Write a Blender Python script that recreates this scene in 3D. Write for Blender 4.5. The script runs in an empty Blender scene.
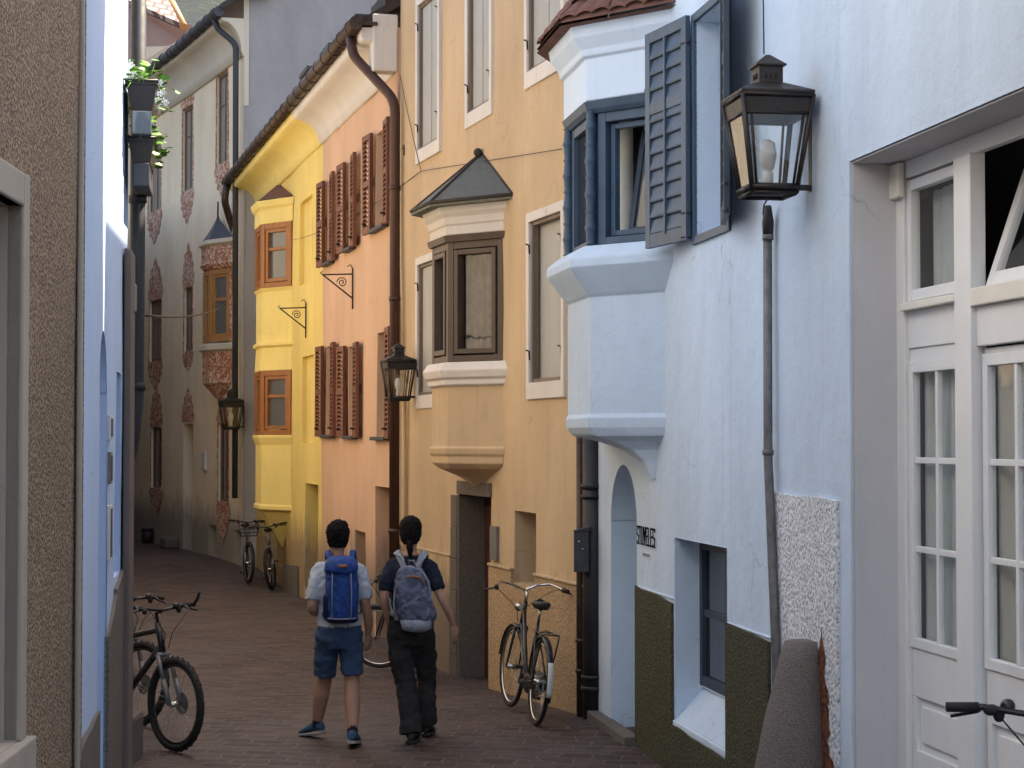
import bpy, bmesh, math, random
from mathutils import Vector, Matrix, noise
random.seed(7)
R = math.radians
scn = bpy.context.scene
COL = scn.collection
# ------------------------------------------------------------------ camera model
F = 1900.0; EYE = 2.28; PITCH = math.atan(56/F)
CP, SP = math.cos(PITCH), math.sin(PITCH)
def ray(px, py):
    a, b = px-512.0, 384.0-py
    return Vector((a, F*CP - b*SP, F*SP + b*CP))
def at(px, py, Y):
    r = ray(px, py); t = Y/r.y
    return Vector((r.x*t, Y, EYE + r.z*t))
def sm(t): t = max(0, min(1, t)); return t*t*(3-2*t)
def gz(x, y):
    z = 0.55*max(0, min(1, (12.5-y)/9.5))
    z -= 0.17*sm((y-15)/5) - 0.17*sm((y-31)/7)
    return z
# ------------------------------------------------------------------ mesh builder
def frame_id(a, b, c): return Vector((a, b, c))
class MB:
    def __init__(s): s.v = []; s.f = []; s.sm = []
    def add(s, vs, fs, smooth=False):
        n = len(s.v); s.v += [Vector(v) for v in vs]
        s.f += [tuple(i+n for i in f) for f in fs]; s.sm += [smooth]*len(fs); return s
    def quad(s, *p, smooth=False): return s.add(p, [tuple(range(len(p)))], smooth)
    def box(s, a0, a1, b0, b1, c0, c1, f=frame_id):
        vs = [f(a, b, c) for a in (a0, a1) for b in (b0, b1) for c in (c0, c1)]
        return s.add(vs, [(0,1,3,2),(4,6,7,5),(0,4,5,1),(2,3,7,6),(0,2,6,4),(1,5,7,3)])
    def tube(s, path, r, n=8, cap=True, up=None, flat=1.0):
        P = [Vector(p) for p in path]; m = len(P)
        if not hasattr(r, '__len__'): r = [r]*m
        base = len(s.v); prev = None
        for i, p in enumerate(P):
            t = (P[min(i+1, m-1)]-P[max(i-1, 0)])
            t = t.normalized() if t.length > 1e-9 else Vector((0,0,1))
            if prev is None:
                a = Vector(up) if up else (Vector((0,0,1)) if abs(t.z) < .9 else Vector((1,0,0)))
                x = a.cross(t).normalized()
            else:
                x = (prev - t*prev.dot(t)); x = x.normalized() if x.length > 1e-6 else prev
            prev = x; y = t.cross(x)
            for k in range(n):
                a = 2*math.pi*k/n
                s.v.append(p + x*(math.cos(a)*r[i]) + y*(math.sin(a)*r[i]*flat))
        for i in range(m-1):
            for k in range(n):
                k2 = (k+1) % n
                s.f.append((base+i*n+k, base+i*n+k2, base+(i+1)*n+k2, base+(i+1)*n+k)); s.sm.append(True)
        if cap:
            s.f.append(tuple(base+k for k in range(n))[::-1]); s.sm.append(False)
            s.f.append(tuple(base+(m-1)*n+k for k in range(n))); s.sm.append(False)
        return s
    def rings(s, rings, cap=True, closed=True, smooth=True):
        n = len(rings[0]); base = len(s.v)
        for r in rings: s.v += [Vector(p) for p in r]
        for i in range(len(rings)-1):
            for k in range(n if closed else n-1):
                k2 = (k+1) % n
                s.f.append((base+i*n+k, base+i*n+k2, base+(i+1)*n+k2, base+(i+1)*n+k)); s.sm.append(smooth)
        if cap:
            s.f.append(tuple(base+k for k in range(n))[::-1]); s.sm.append(False)
            s.f.append(tuple(base+(len(rings)-1)*n+k for k in range(n))); s.sm.append(False)
        return s
    def ell(s, levels, n=20, f=frame_id, p=2.0, smooth=True):
        rs = []
        for z, rx, ry, cx, cy in levels:
            ring = []
            for k in range(n):
                a = 2*math.pi*k/n; c, d = math.cos(a), math.sin(a)
                ring.append(f(cx+rx*math.copysign(abs(c)**(2/p), c), cy+ry*math.copysign(abs(d)**(2/p), d), z))
            rs.append(ring)
        return s.rings(rs, smooth=smooth)
    def ball(s, c, r, n=12, m=8):
        c = Vector(c); r = Vector(r) if hasattr(r, '__len__') else Vector((r, r, r))
        rs = []
        for i in range(1, m):
            t = math.pi*i/m
            rs.append([c+Vector((r.x*math.sin(t)*math.cos(2*math.pi*k/n), r.y*math.sin(t)*math.sin(2*math.pi*k/n), -r.z*math.cos(t))) for k in range(n)])
        return s.rings(rs)
    def torus(s, c, ax_u, ax_v, Rr, r, n=40, m=8, flat=1.0):
        c = Vector(c); u = Vector(ax_u); v = Vector(ax_v); w = u.cross(v); base = len(s.v)
        for i in range(n):
            a = 2*math.pi*i/n; d = u*math.cos(a)+v*math.sin(a)
            for k in range(m):
                b = 2*math.pi*k/m
                s.v.append(c + d*(Rr+r*math.cos(b)) + w*(r*flat*math.sin(b)))
        for i in range(n):
            for k in range(m):
                i2, k2 = (i+1) % n, (k+1) % m
                s.f.append((base+i*m+k, base+i2*m+k, base+i2*m+k2, base+i*m+k2)); s.sm.append(True)
        return s
    def build(s, name, mat, parent=None, bevel=0, recalc=True, loc=None, solid=0):
        me = bpy.data.meshes.new(name)
        off = Vector((0,0,0))
        if parent is not None: off = root_loc(parent)
        if loc is not None: off = Vector(loc)
        me.from_pydata([tuple(v-off) for v in s.v], [], s.f)
        me.polygons.foreach_set('use_smooth', s.sm)
        if recalc:
            bm = bmesh.new(); bm.from_mesh(me)
            bmesh.ops.recalc_face_normals(bm, faces=bm.faces); bm.to_mesh(me); bm.free()
        me.materials.append(mat); me.update()
        o = bpy.data.objects.new(name, me); COL.objects.link(o)
        if parent is not None: o.parent = parent
        if loc is not None: o.location = loc
        if solid:
            md = o.modifiers.new('solid', 'SOLIDIFY'); md.thickness = solid; md.offset = 0
        if bevel:
            md = o.modifiers.new('bevel', 'BEVEL'); md.width = bevel; md.segments = 2; md.limit_method = 'ANGLE'; md.angle_limit = R(35)
        return o
def root_loc(o):
    while o.parent is not None: o = o.parent
    return Vector(o['base']) if 'base' in o else Vector((0,0,0))
def thing(name, label, cat, loc=(0,0,0), group=None, rz=0, local=False):
    o = bpy.data.objects.new(name, None); COL.objects.link(o)
    o.empty_display_size = .1
    o.location = loc; o.rotation_euler = (0, 0, rz)
    o['label'] = label; o['category'] = cat
    if group: o['group'] = group
    o['base'] = (0.0, 0.0, 0.0) if local else tuple(float(c) for c in loc)
    return o
def tag(o, label, cat, group=None):
    o['label'] = label; o['category'] = cat
    if group: o['group'] = group
    return o
def copy_tree(o, parent=None):
    c = o.copy(); COL.objects.link(c); c.parent = parent
    for ch in list(o.children): copy_tree(ch, c)
    return c
# ------------------------------------------------------------------ materials
class NT:
    def __init__(s, name):
        s.m = bpy.data.materials.new(name); s.m.use_nodes = True
        s.t = s.m.node_tree; s.n = s.t.nodes; s.l = s.t.links
        s.b = s.n['Principled BSDF']; s.out = s.n['Material Output']
        s.tc = None
    def node(s, typ, **kw):
        x = s.n.new(typ)
        for k, v in kw.items():
            if k in x.inputs: x.inputs[k].default_value = v
            else: setattr(x, k, v)
        return x
    def link(s, a, b): s.l.new(a, b)
    def coord(s, scale=(1,1,1), rot=(0,0,0)):
        if s.tc is None: s.tc = s.node('ShaderNodeTexCoord')
        mp = s.node('ShaderNodeMapping'); mp.inputs['Scale'].default_value = scale; mp.inputs['Rotation'].default_value = rot
        s.link(s.tc.outputs['Object'], mp.inputs['Vector']); return mp.outputs['Vector']
    def noise(s, vec, scale, detail=4, rough=.55):
        x = s.node('ShaderNodeTexNoise'); x.inputs['Scale'].default_value = scale
        x.inputs['Detail'].default_value = detail; x.inputs['Roughness'].default_value = rough
        s.link(vec, x.inputs['Vector']); return x.outputs['Fac']
    def ramp(s, fac, stops):
        x = s.node('ShaderNodeValToRGB'); e = x.color_ramp.elements
        while len(e) < len(stops): e.new(.5)
        for i, (p, c) in enumerate(stops):
            e[i].position = p; e[i].color = (c[0], c[1], c[2], 1) if hasattr(c, '__len__') else (c, c, c, 1)
        s.link(fac, x.inputs['Fac']); return x.outputs['Color']
    def mix(s, fac, a, b, mode='MIX'):
        x = s.node('ShaderNodeMix', data_type='RGBA', blend_type=mode)
        for sock, val in ((x.inputs[0], fac), (x.inputs[6], a), (x.inputs[7], b)):
            if hasattr(val, 'is_output'): s.link(val, sock)
            else: sock.default_value = (val[0], val[1], val[2], 1) if hasattr(val, '__len__') else val
        return x.outputs[2]
    def math(s, op, a, b=0):
        x = s.node('ShaderNodeMath', operation=op)
        for sock, val in ((x.inputs[0], a), (x.inputs[1], b)):
            if hasattr(val, 'is_output'): s.link(val, sock)
            else: sock.default_value = val
        return x.outputs[0]
    def bump(s, h, strength, dist, normal=None):
        x = s.node('ShaderNodeBump'); x.inputs['Strength'].default_value = strength; x.inputs['Distance'].default_value = dist
        s.link(h, x.inputs['Height'])
        if normal: s.link(normal, x.inputs['Normal'])
        return x.outputs['Normal']
    def done(s, color=None, normal=None, rough=None, metal=0, spec=.5):
        if color is not None:
            if hasattr(color, 'is_output'): s.link(color, s.b.inputs['Base Color'])
            else: s.b.inputs['Base Color'].default_value = (*color, 1)
        if normal is not None: s.link(normal, s.b.inputs['Normal'])
        if rough is not None:
            if hasattr(rough, 'is_output'): s.link(rough, s.b.inputs['Roughness'])
            else: s.b.inputs['Roughness'].default_value = rough
        s.b.inputs['Metallic'].default_value = metal
        s.b.inputs['Specular IOR Level'].default_value = spec
        return s.m
def mul(c, k): return tuple(min(1, x*k) for x in c)
def plaster(name, col, dark=.8, fine=.25, dirt=None, round_=.018, blot=.5):
    t = NT(name)
    big = t.noise(t.coord((.5,.5,.22)), 1.6, 7, .62)
    c = t.mix(t.ramp(big, [(.35, 0), (.68, 1)]), mul(col, dark), mul(col, 1.04))
    spots = t.noise(t.coord((3,3,1.2)), 2.2, 8, .7)
    c = t.mix(t.ramp(spots, [(.58, 0), (.75, blot)]), c, mul(col, dark*.86))
    st = t.noise(t.coord((5,5,.22)), 1.7, 5, .6)
    c = t.mix(t.ramp(st, [(.56, 0), (.78, .35)]), c, mul(col, dark*.80))
    cw = t.node('ShaderNodeVectorMath', operation='MULTIPLY_ADD'); cn = t.node('ShaderNodeTexNoise'); cn.inputs['Scale'].default_value = 2.5; cn.inputs['Detail'].default_value = 5
    t.link(t.coord(), cn.inputs['Vector']); t.link(cn.outputs['Color'], cw.inputs[0]); cw.inputs[1].default_value = (.55,.55,.55); t.link(t.coord(), cw.inputs[2])
    cv = t.node('ShaderNodeTexVoronoi', feature='DISTANCE_TO_EDGE'); cv.inputs['Scale'].default_value = .75; t.link(cw.outputs[0], cv.inputs['Vector'])
    ck = t.math('MULTIPLY', t.ramp(cv.outputs['Distance'], [(.0, 1), (.0045, 0)]), t.ramp(t.noise(t.coord(), .8, 3), [(.52, 0), (.62, .55)]))
    c = t.mix(ck, c, mul(col, .45))
    if dirt:
        sep = t.node('ShaderNodeSeparateXYZ'); t.link(t.coord(), sep.inputs[0])
        z = t.math('ADD', sep.outputs[2], t.math('MULTIPLY', t.noise(t.coord((4,4,1)), 1.5, 6, .7), -1.2))
        c = t.mix(t.ramp(z, [(.0, 1), (.55, 0)]), c, dirt)
    h = t.math('ADD', t.noise(t.coord(), 5, 5, .5), t.math('MULTIPLY', t.noise(t.coord(), 70, 6, .65), .22))
    bv = t.node('ShaderNodeBevel', samples=4); bv.inputs['Radius'].default_value = round_
    return t.done(c, t.bump(h, fine, .03, bv.outputs[0]), .88, spec=.25)
def roughcast(name, c1, c2, scale=45, strength=.9, c3=None, big=.85):
    t = NT(name)
    vo = t.node('ShaderNodeTexVoronoi'); vo.inputs['Scale'].default_value = scale
    wob = t.noise(t.coord(), scale*.5, 3)
    t.link(t.coord(), vo.inputs['Vector'])
    nf = t.noise(t.coord(), scale*1.3, 5, .7)
    f = t.math('ADD', t.math('MULTIPLY', vo.outputs['Distance'], .8), t.math('MULTIPLY', nf, .9))
    c = t.ramp(f, [(.45, c1), (.95, c2)] if c3 is None else [(.4, c1), (.68, c3), (.98, c2)])
    b = t.noise(t.coord((.6,.6,.3)), 1.8, 5)
    c = t.mix(t.ramp(b, [(.35, 0), (.7, 1)]), t.mix(1.0, c, (big,)*3, 'MULTIPLY'), c)
    return t.done(c, t.bump(t.math('ADD', f, t.math('MULTIPLY', wob, .5)), strength, .012), .92, spec=.2)
def paint(name, col, rough=.5, var=.12, bump=.05, spec=.4, scale=6):
    t = NT(name)
    n = t.noise(t.coord((1,1,.4)), scale, 6, .65)
    c = t.mix(t.ramp(n, [(.3, 0), (.75, 1)]), mul(col, 1-var), mul(col, 1+var*.4))
    return t.done(c, t.bump(t.noise(t.coord(), 90, 4), bump, .01), rough, spec=spec)
def metal(name, col, rough=.45, met=.6, var=.25):
    t = NT(name); n = t.noise(t.coord(), 14, 6, .7)
    c = t.mix(t.ramp(n, [(.35, 0), (.7, 1)]), mul(col, 1-var), mul(col, 1+var))
    return t.done(c, t.bump(n, .12, .006), t.ramp(n, [(.3, rough*.8), (.8, min(1, rough*1.3))]), metal=met)
def wood(name, col, rough=.5, axis=(9,9,.7)):
    t = NT(name); n = t.noise(t.coord(axis), 6, 7, .6)
    c = t.mix(t.ramp(n, [(.3, 0), (.7, 1)]), mul(col, .62), mul(col, 1.2))
    return t.done(c, t.bump(n, .2, .004), rough)
def cloth(name, col, var=.2, rough=.85, fold=.5, sc=7):
    t = NT(name); n = t.noise(t.coord((1,1,.7)), sc, 4, .6)
    c = t.mix(t.ramp(n, [(.3, 0), (.75, 1)]), mul(col, 1-var), mul(col, 1+var*.6))
    h = t.math('ADD', n, t.math('MULTIPLY', t.noise(t.coord(), 350, 2), .04))
    return t.done(c, t.bump(h, fold, .05), rough, spec=.2)
def glass_dark(name, col=(.02,.022,.025), rough=.03, wav=.06, sc=2.5):
    t = NT(name); n = t.noise(t.coord(), sc, 2)
    return t.done(col, t.bump(n, wav, .05), rough, spec=.9)
def glass_clear(name, tint=(.97,.98,.98), f0=.09):
    t = NT(name); t.n.remove(t.b)
    tr = t.node('ShaderNodeBsdfTransparent'); tr.inputs[0].default_value = (*tint, 1)
    gl = t.node('ShaderNodeBsdfGlossy'); gl.inputs['Roughness'].default_value = .02
    fr = t.node('ShaderNodeLayerWeight'); fr.inputs['Blend'].default_value = .35
    nb = t.bump(t.noise(t.coord(), 3, 2), .05, .05); t.link(nb, gl.inputs['Normal'])
    mx = t.node('ShaderNodeMixShader')
    fac = t.math('MAXIMUM', t.math('MULTIPLY', fr.outputs['Fresnel'], 1.1), f0)
    geo = t.node('ShaderNodeNewGeometry'); fac = t.math('MULTIPLY', fac, t.math('SUBTRACT', 1.0, geo.outputs['Backfacing']))
    t.link(fac, mx.inputs[0]); t.link(tr.outputs[0], mx.inputs[1]); t.link(gl.outputs[0], mx.inputs[2])
    t.link(mx.outputs[0], t.out.inputs['Surface']); return t.m
def setts():
    t = NT('porphyry_setts')
    vec = t.coord((1,1,1), (0,0,R(12)))
    dn = t.node('ShaderNodeTexNoise'); dn.inputs['Scale'].default_value = 1.3; dn.inputs['Detail'].default_value = 4
    t.link(vec, dn.inputs['Vector'])
    va = t.node('ShaderNodeVectorMath', operation='MULTIPLY_ADD')
    t.link(dn.outputs['Color'], va.inputs[0]); va.inputs[1].default_value = (.34,.34,0); t.link(vec, va.inputs[2])
    br = t.node('ShaderNodeTexBrick'); t.link(va.outputs[0], br.inputs['Vector'])
    br.inputs['Scale'].default_value = 1; br.inputs['Brick Width'].default_value = .25; br.inputs['Row Height'].default_value = .185
    br.inputs['Mortar Size'].default_value = .012; br.inputs['Mortar Smooth'].default_value = .35; br.inputs['Bias'].default_value = 0
    br.inputs['Color1'].default_value = (.042,.024,.018,1); br.inputs['Color2'].default_value = (.104,.062,.048,1); br.inputs['Mortar'].default_value = (.135,.112,.098,1)
    b = t.noise(t.coord(), .9, 6, .65)
    c = t.mix(t.ramp(b, [(.3, 0), (.7, 1)]), t.mix(1.0, br.outputs['Color'], (.66,.62,.64), 'MULTIPLY'), br.outputs['Color'])
    b2 = t.noise(t.coord((1,2.5,1)), 3.2, 6, .7)
    c = t.mix(t.ramp(b2, [(.45, 0), (.8, .5)]), c, (.075,.058,.052))
    b3 = t.noise(t.coord((1,1,1)), .45, 7, .75); c = t.mix(t.ramp(b3, [(.5, 0), (.62, .45)]), c, (.075,.066,.064))
    h = t.math('ADD', t.math('MULTIPLY', br.outputs['Fac'], -1), t.math('MULTIPLY', t.noise(t.coord(), 14, 5, .6), .6))
    return t.done(c, t.bump(h, .9, .022), t.ramp(b2, [(.3, .75), (.8, .5)]), spec=.35)
M = {}
M['blue'] = plaster('pale_blue_plaster', (.57,.695,.83), .84, .5, blot=.5)
M['blue_reveal'] = plaster('grey_reveal_plaster', (.58,.59,.62), .88, .3)
M['leftblue'] = plaster('sky_blue_plaster', (.44,.57,.78), .93, .2, blot=.2)
M['beige'] = plaster('ochre_plaster', (.60,.44,.28), .80, .3, dirt=(.22,.17,.13))
M['beigeplinth'] = roughcast('ochre_roughcast', (.30,.20,.12), (.50,.35,.21), 38, .8)
M['peach'] = plaster('peach_plaster', (.68,.44,.30), .84, .25, dirt=(.3,.22,.17))
M['yellow'] = plaster('yellow_plaster', (.80,.62,.21), .86, .25, dirt=(.34,.25,.14))
M['yellowlight'] = plaster('light_yellow_plaster', (.84,.68,.25), .90, .2)
M['cream'] = plaster('cream_plaster', (.84,.70,.51), .84, .25, dirt=(.33,.30,.25))
M['creamlight'] = plaster('pale_cream_plaster', (.60,.56,.46), .88, .2)
M['white'] = plaster('white_plaster', (.70,.66,.62), .88, .15)
M['bouncewall'] = plaster('bounce_wall_plaster', (.80,.78,.74), .95, .1)  # pale colour chosen to bounce sun from the unseen upper storey
M['whiteblue'] = plaster('blue_white_plaster', (.64,.75,.87), .93, .2, blot=.25)
M['grey'] = plaster('grey_render', (.34,.335,.345), .8, .5, blot=.6)
M['brown'] = roughcast('brown_pebbledash', (.06,.043,.034), (.40,.30,.22), 62, 1.0, (.185,.13,.09))
M['green'] = roughcast('olive_roughcast', (.022,.022,.012), (.105,.10,.06), 55, 1.0, (.055,.052,.03))
M['whitecast'] = roughcast('white_roughcast', (.07,.075,.09), (.86,.87,.9), 42, 1.0, (.58,.60,.64))
M['stone'] = roughcast('weathered_stone', (.085,.074,.066), (.19,.165,.145), 70, .6)
M['cone'] = roughcast('dark_guard_stone', (.10,.086,.08), (.235,.205,.19), 110, .6, big=.8)
M['brick'] = roughcast('exposed_brick', (.06,.022,.015), (.22,.085,.05), 30, 1)
M['stoneframe'] = plaster('grey_door_surround', (.40,.36,.31), .84, .2)
M['darkreveal'] = plaster('dark_brown_plaster', (.16,.13,.12), .9, .2)  # even dark brown of the corner strip
M['shop'] = paint('grey_white_paint', (.75,.77,.78), .45, .06)
M['shop2'] = paint('warm_white_paint', (.76,.74,.67), .45, .06)
M['bluewood'] = paint('slate_blue_paint', (.055,.10,.155), .5, .25, .1)
M['bluedark'] = paint('dark_blue_paint', (.03,.05,.075), .5, .2)
M['brownwood'] = paint('umber_paint', (.085,.06,.048), .5, .2, .1)
M['framewood'] = paint('taupe_frame_paint', (.17,.125,.09), .55, .2, .1)
M['orangewood'] = wood('varnished_wood', (.34,.13,.04), .4)
M['palewood'] = wood('pale_varnished_wood', (.42,.21,.075), .4)
M['shutter'] = wood('red_brown_shutter_wood', (.17,.05,.022), .55)
M['maroon'] = wood('maroon_door_wood', (.06,.015,.012), .5)
M['doorbrown'] = wood('grey_brown_door_wood', (.16,.11,.08), .6)
M['blind'] = paint('grey_blind_paint', (.40,.40,.38), .6, .12)
M['iron'] = metal('black_iron', (.028,.026,.026), .55, .3)
M['lampiron'] = metal('weathered_lamp_iron', (.035,.030,.028), .5, .4, .3)
M['copper'] = metal('weathered_brown_copper', (.070,.045,.034), .48, .5, .35)
M['pipebrown'] = metal('brown_pipe_paint', (.075,.035,.026), .45, .3, .2)
M['pipedark'] = metal('dark_pipe_paint', (.016,.016,.021), .6, .0, .2)
M['pipegrey'] = metal('grey_conduit_zinc', (.16,.16,.165), .6, .3, .35)
M['zinc'] = metal('grey_green_roof_sheet', (.11,.115,.095), .6, .3, .3)
M['slate'] = metal('dark_slate_sheet', (.045,.048,.058), .6, .2, .3)
M['rooftile'] = paint('maroon_clay', (.19,.085,.062), .85, .4, .4)
M['roofdark'] = paint('dark_clay', (.05,.04,.036), .8, .4, .3)
M['glass'] = glass_dark('dark_window_glass')
M['glasslight'] = glass_dark('sky_reflecting_glass', (.10,.11,.12), .04, .1)
M['clear'] = glass_clear('clear_glass')
M['lampglass'] = glass_clear('lamp_glass', (.95,.95,.93), .16)
M['curtain'] = cloth('pale_curtain', (.50,.53,.51), .12, .9, .3, 9)
M['dimcurtain'] = cloth('dim_taupe_curtain', (.15,.125,.11), .3, .9, .3, 12)
M['curtainblue'] = cloth('light_blue_curtain', (.50,.62,.76), .15, .9, .3, 9)
M['taupe'] = paint('taupe_shutter_panel', (.24,.185,.145), .6, .15)
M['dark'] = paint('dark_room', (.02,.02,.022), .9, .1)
M['rubber'] = paint('tyre_rubber', (.016,.015,.016), .75, .2, .3)
M['bikeblack'] = metal('black_bike_enamel', (.016,.016,.018), .3, .1, .1)
M['bikegrey'] = metal('grey_bike_enamel', (.15,.155,.16), .35, .3, .1)
M['bikeblue'] = metal('blue_bike_enamel', (.015,.06,.25), .3, .2, .1)
M['bikered'] = metal('red_bike_enamel', (.22,.03,.02), .35, .2, .1)
M['chrome'] = metal('polished_steel', (.55,.54,.52), .22, .95, .08)
M['saddle'] = paint('black_leather', (.018,.017,.017), .5, .2, .2)
M['whiteplastic'] = paint('white_plastic', (.62,.62,.60), .4, .05)
M['skin'] = paint('skin', (.38,.20,.135), .55, .1, .03)
M['skin2'] = paint('skin_fair', (.46,.25,.17), .55, .1, .03)
M['hair'] = paint('black_hair', (.010,.007,.006), .8, .5, 1.0, spec=.15, scale=60)
M['tee'] = cloth('grey_white_tshirt', (.42,.45,.50), .08)
M['navy'] = cloth('navy_tshirt', (.014,.018,.035), .2)
M['denim'] = cloth('denim', (.045,.085,.16), .3)
M['trousers'] = cloth('charcoal_trousers', (.036,.031,.032), .25)
M['sock'] = cloth('dark_sock', (.012,.013,.022), .1)
M['sneaker'] = cloth('blue_sneaker', (.04,.09,.16), .2)
M['sole'] = paint('shoe_sole', (.32,.30,.28), .7)
M['shoeblack'] = paint('black_shoe', (.012,.012,.013), .55)
M['packblue'] = cloth('blue_nylon', (.018,.06,.24), .3, .6, .8, 12)
M['packnavy'] = cloth('dark_navy_nylon', (.008,.016,.05), .3, .6, .6, 12)
M['packgrey'] = cloth('blue_grey_nylon', (.125,.14,.21), .25, .6, .9, 14)
M['packpale'] = cloth('pale_grey_nylon', (.26,.28,.32), .15, .6, .5, 14)
M['badge'] = paint('orange_brown_badge', (.30,.10,.03), .6)
M['leaf'] = paint('fresh_leaf', (.10,.26,.025), .55, .4, .1, scale=30)
M['petal'] = paint('white_petal', (.75,.75,.72), .6)
M['boxbrown'] = paint('dark_brown_planter_plastic', (.020,.015,.014), .5, .2)
M['greybox'] = paint('grey_plastic_casing', (.17,.165,.16), .5, .15)
M['terracotta'] = plaster('terracotta_plaster', (.45,.13,.07), .85)
M['terracewall'] = plaster('dull_terrace_plaster', (.50,.455,.38), .85)
M['pinkwall'] = plaster('mauve_render', (.33,.24,.22), .85)
M['lettering'] = paint('black_lettering', (.008,.009,.012), 1.0, spec=0, bump=0)
M['fadedink'] = paint('grey_lettering', (.25,.28,.32), .7)
def fresco():
    t = NT('red_fresco')
    v = t.node('ShaderNodeTexVoronoi', feature='DISTANCE_TO_EDGE'); v.inputs['Scale'].default_value = 7.5
    dn = t.node('ShaderNodeTexNoise'); dn.inputs['Scale'].default_value = 4; dn.inputs['Detail'].default_value = 3
    t.link(t.coord(), dn.inputs['Vector'])
    va = t.node('ShaderNodeVectorMath', operation='MULTIPLY_ADD')
    t.link(dn.outputs['Color'], va.inputs[0]); va.inputs[1].default_value = (.5,.5,.5); t.link(t.coord(), va.inputs[2])
    t.link(va.outputs[0], v.inputs['Vector'])
    c = t.ramp(v.outputs['Distance'], [(.0, (.30,.085,.05)), (.08, (.43,.19,.125)), (.19, (.60,.46,.35))])
    return t.done(c, None, .9, spec=.2)
M['fresco'] = fresco()
def tiles():
    t = NT('pale_scale_tiles'); br = t.node('ShaderNodeTexBrick'); t.link(t.coord(), br.inputs['Vector'])
    br.inputs['Brick Width'].default_value = .4; br.inputs['Row Height'].default_value = .3; br.inputs['Mortar Size'].default_value = .05
    br.inputs['Scale'].default_value = 1
    br.inputs['Color1'].default_value = (.24,.18,.165,1); br.inputs['Color2'].default_value = (.36,.30,.275,1); br.inputs['Mortar'].default_value = (.1,.06,.055,1)
    return t.done(br.outputs['Color'], t.bump(br.outputs['Fac'], .5, .03), .8)
M['tiles'] = tiles()
M['setts'] = setts(); M['drain'] = paint('worn_iron', (.075,.058,.05), .6)

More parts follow.
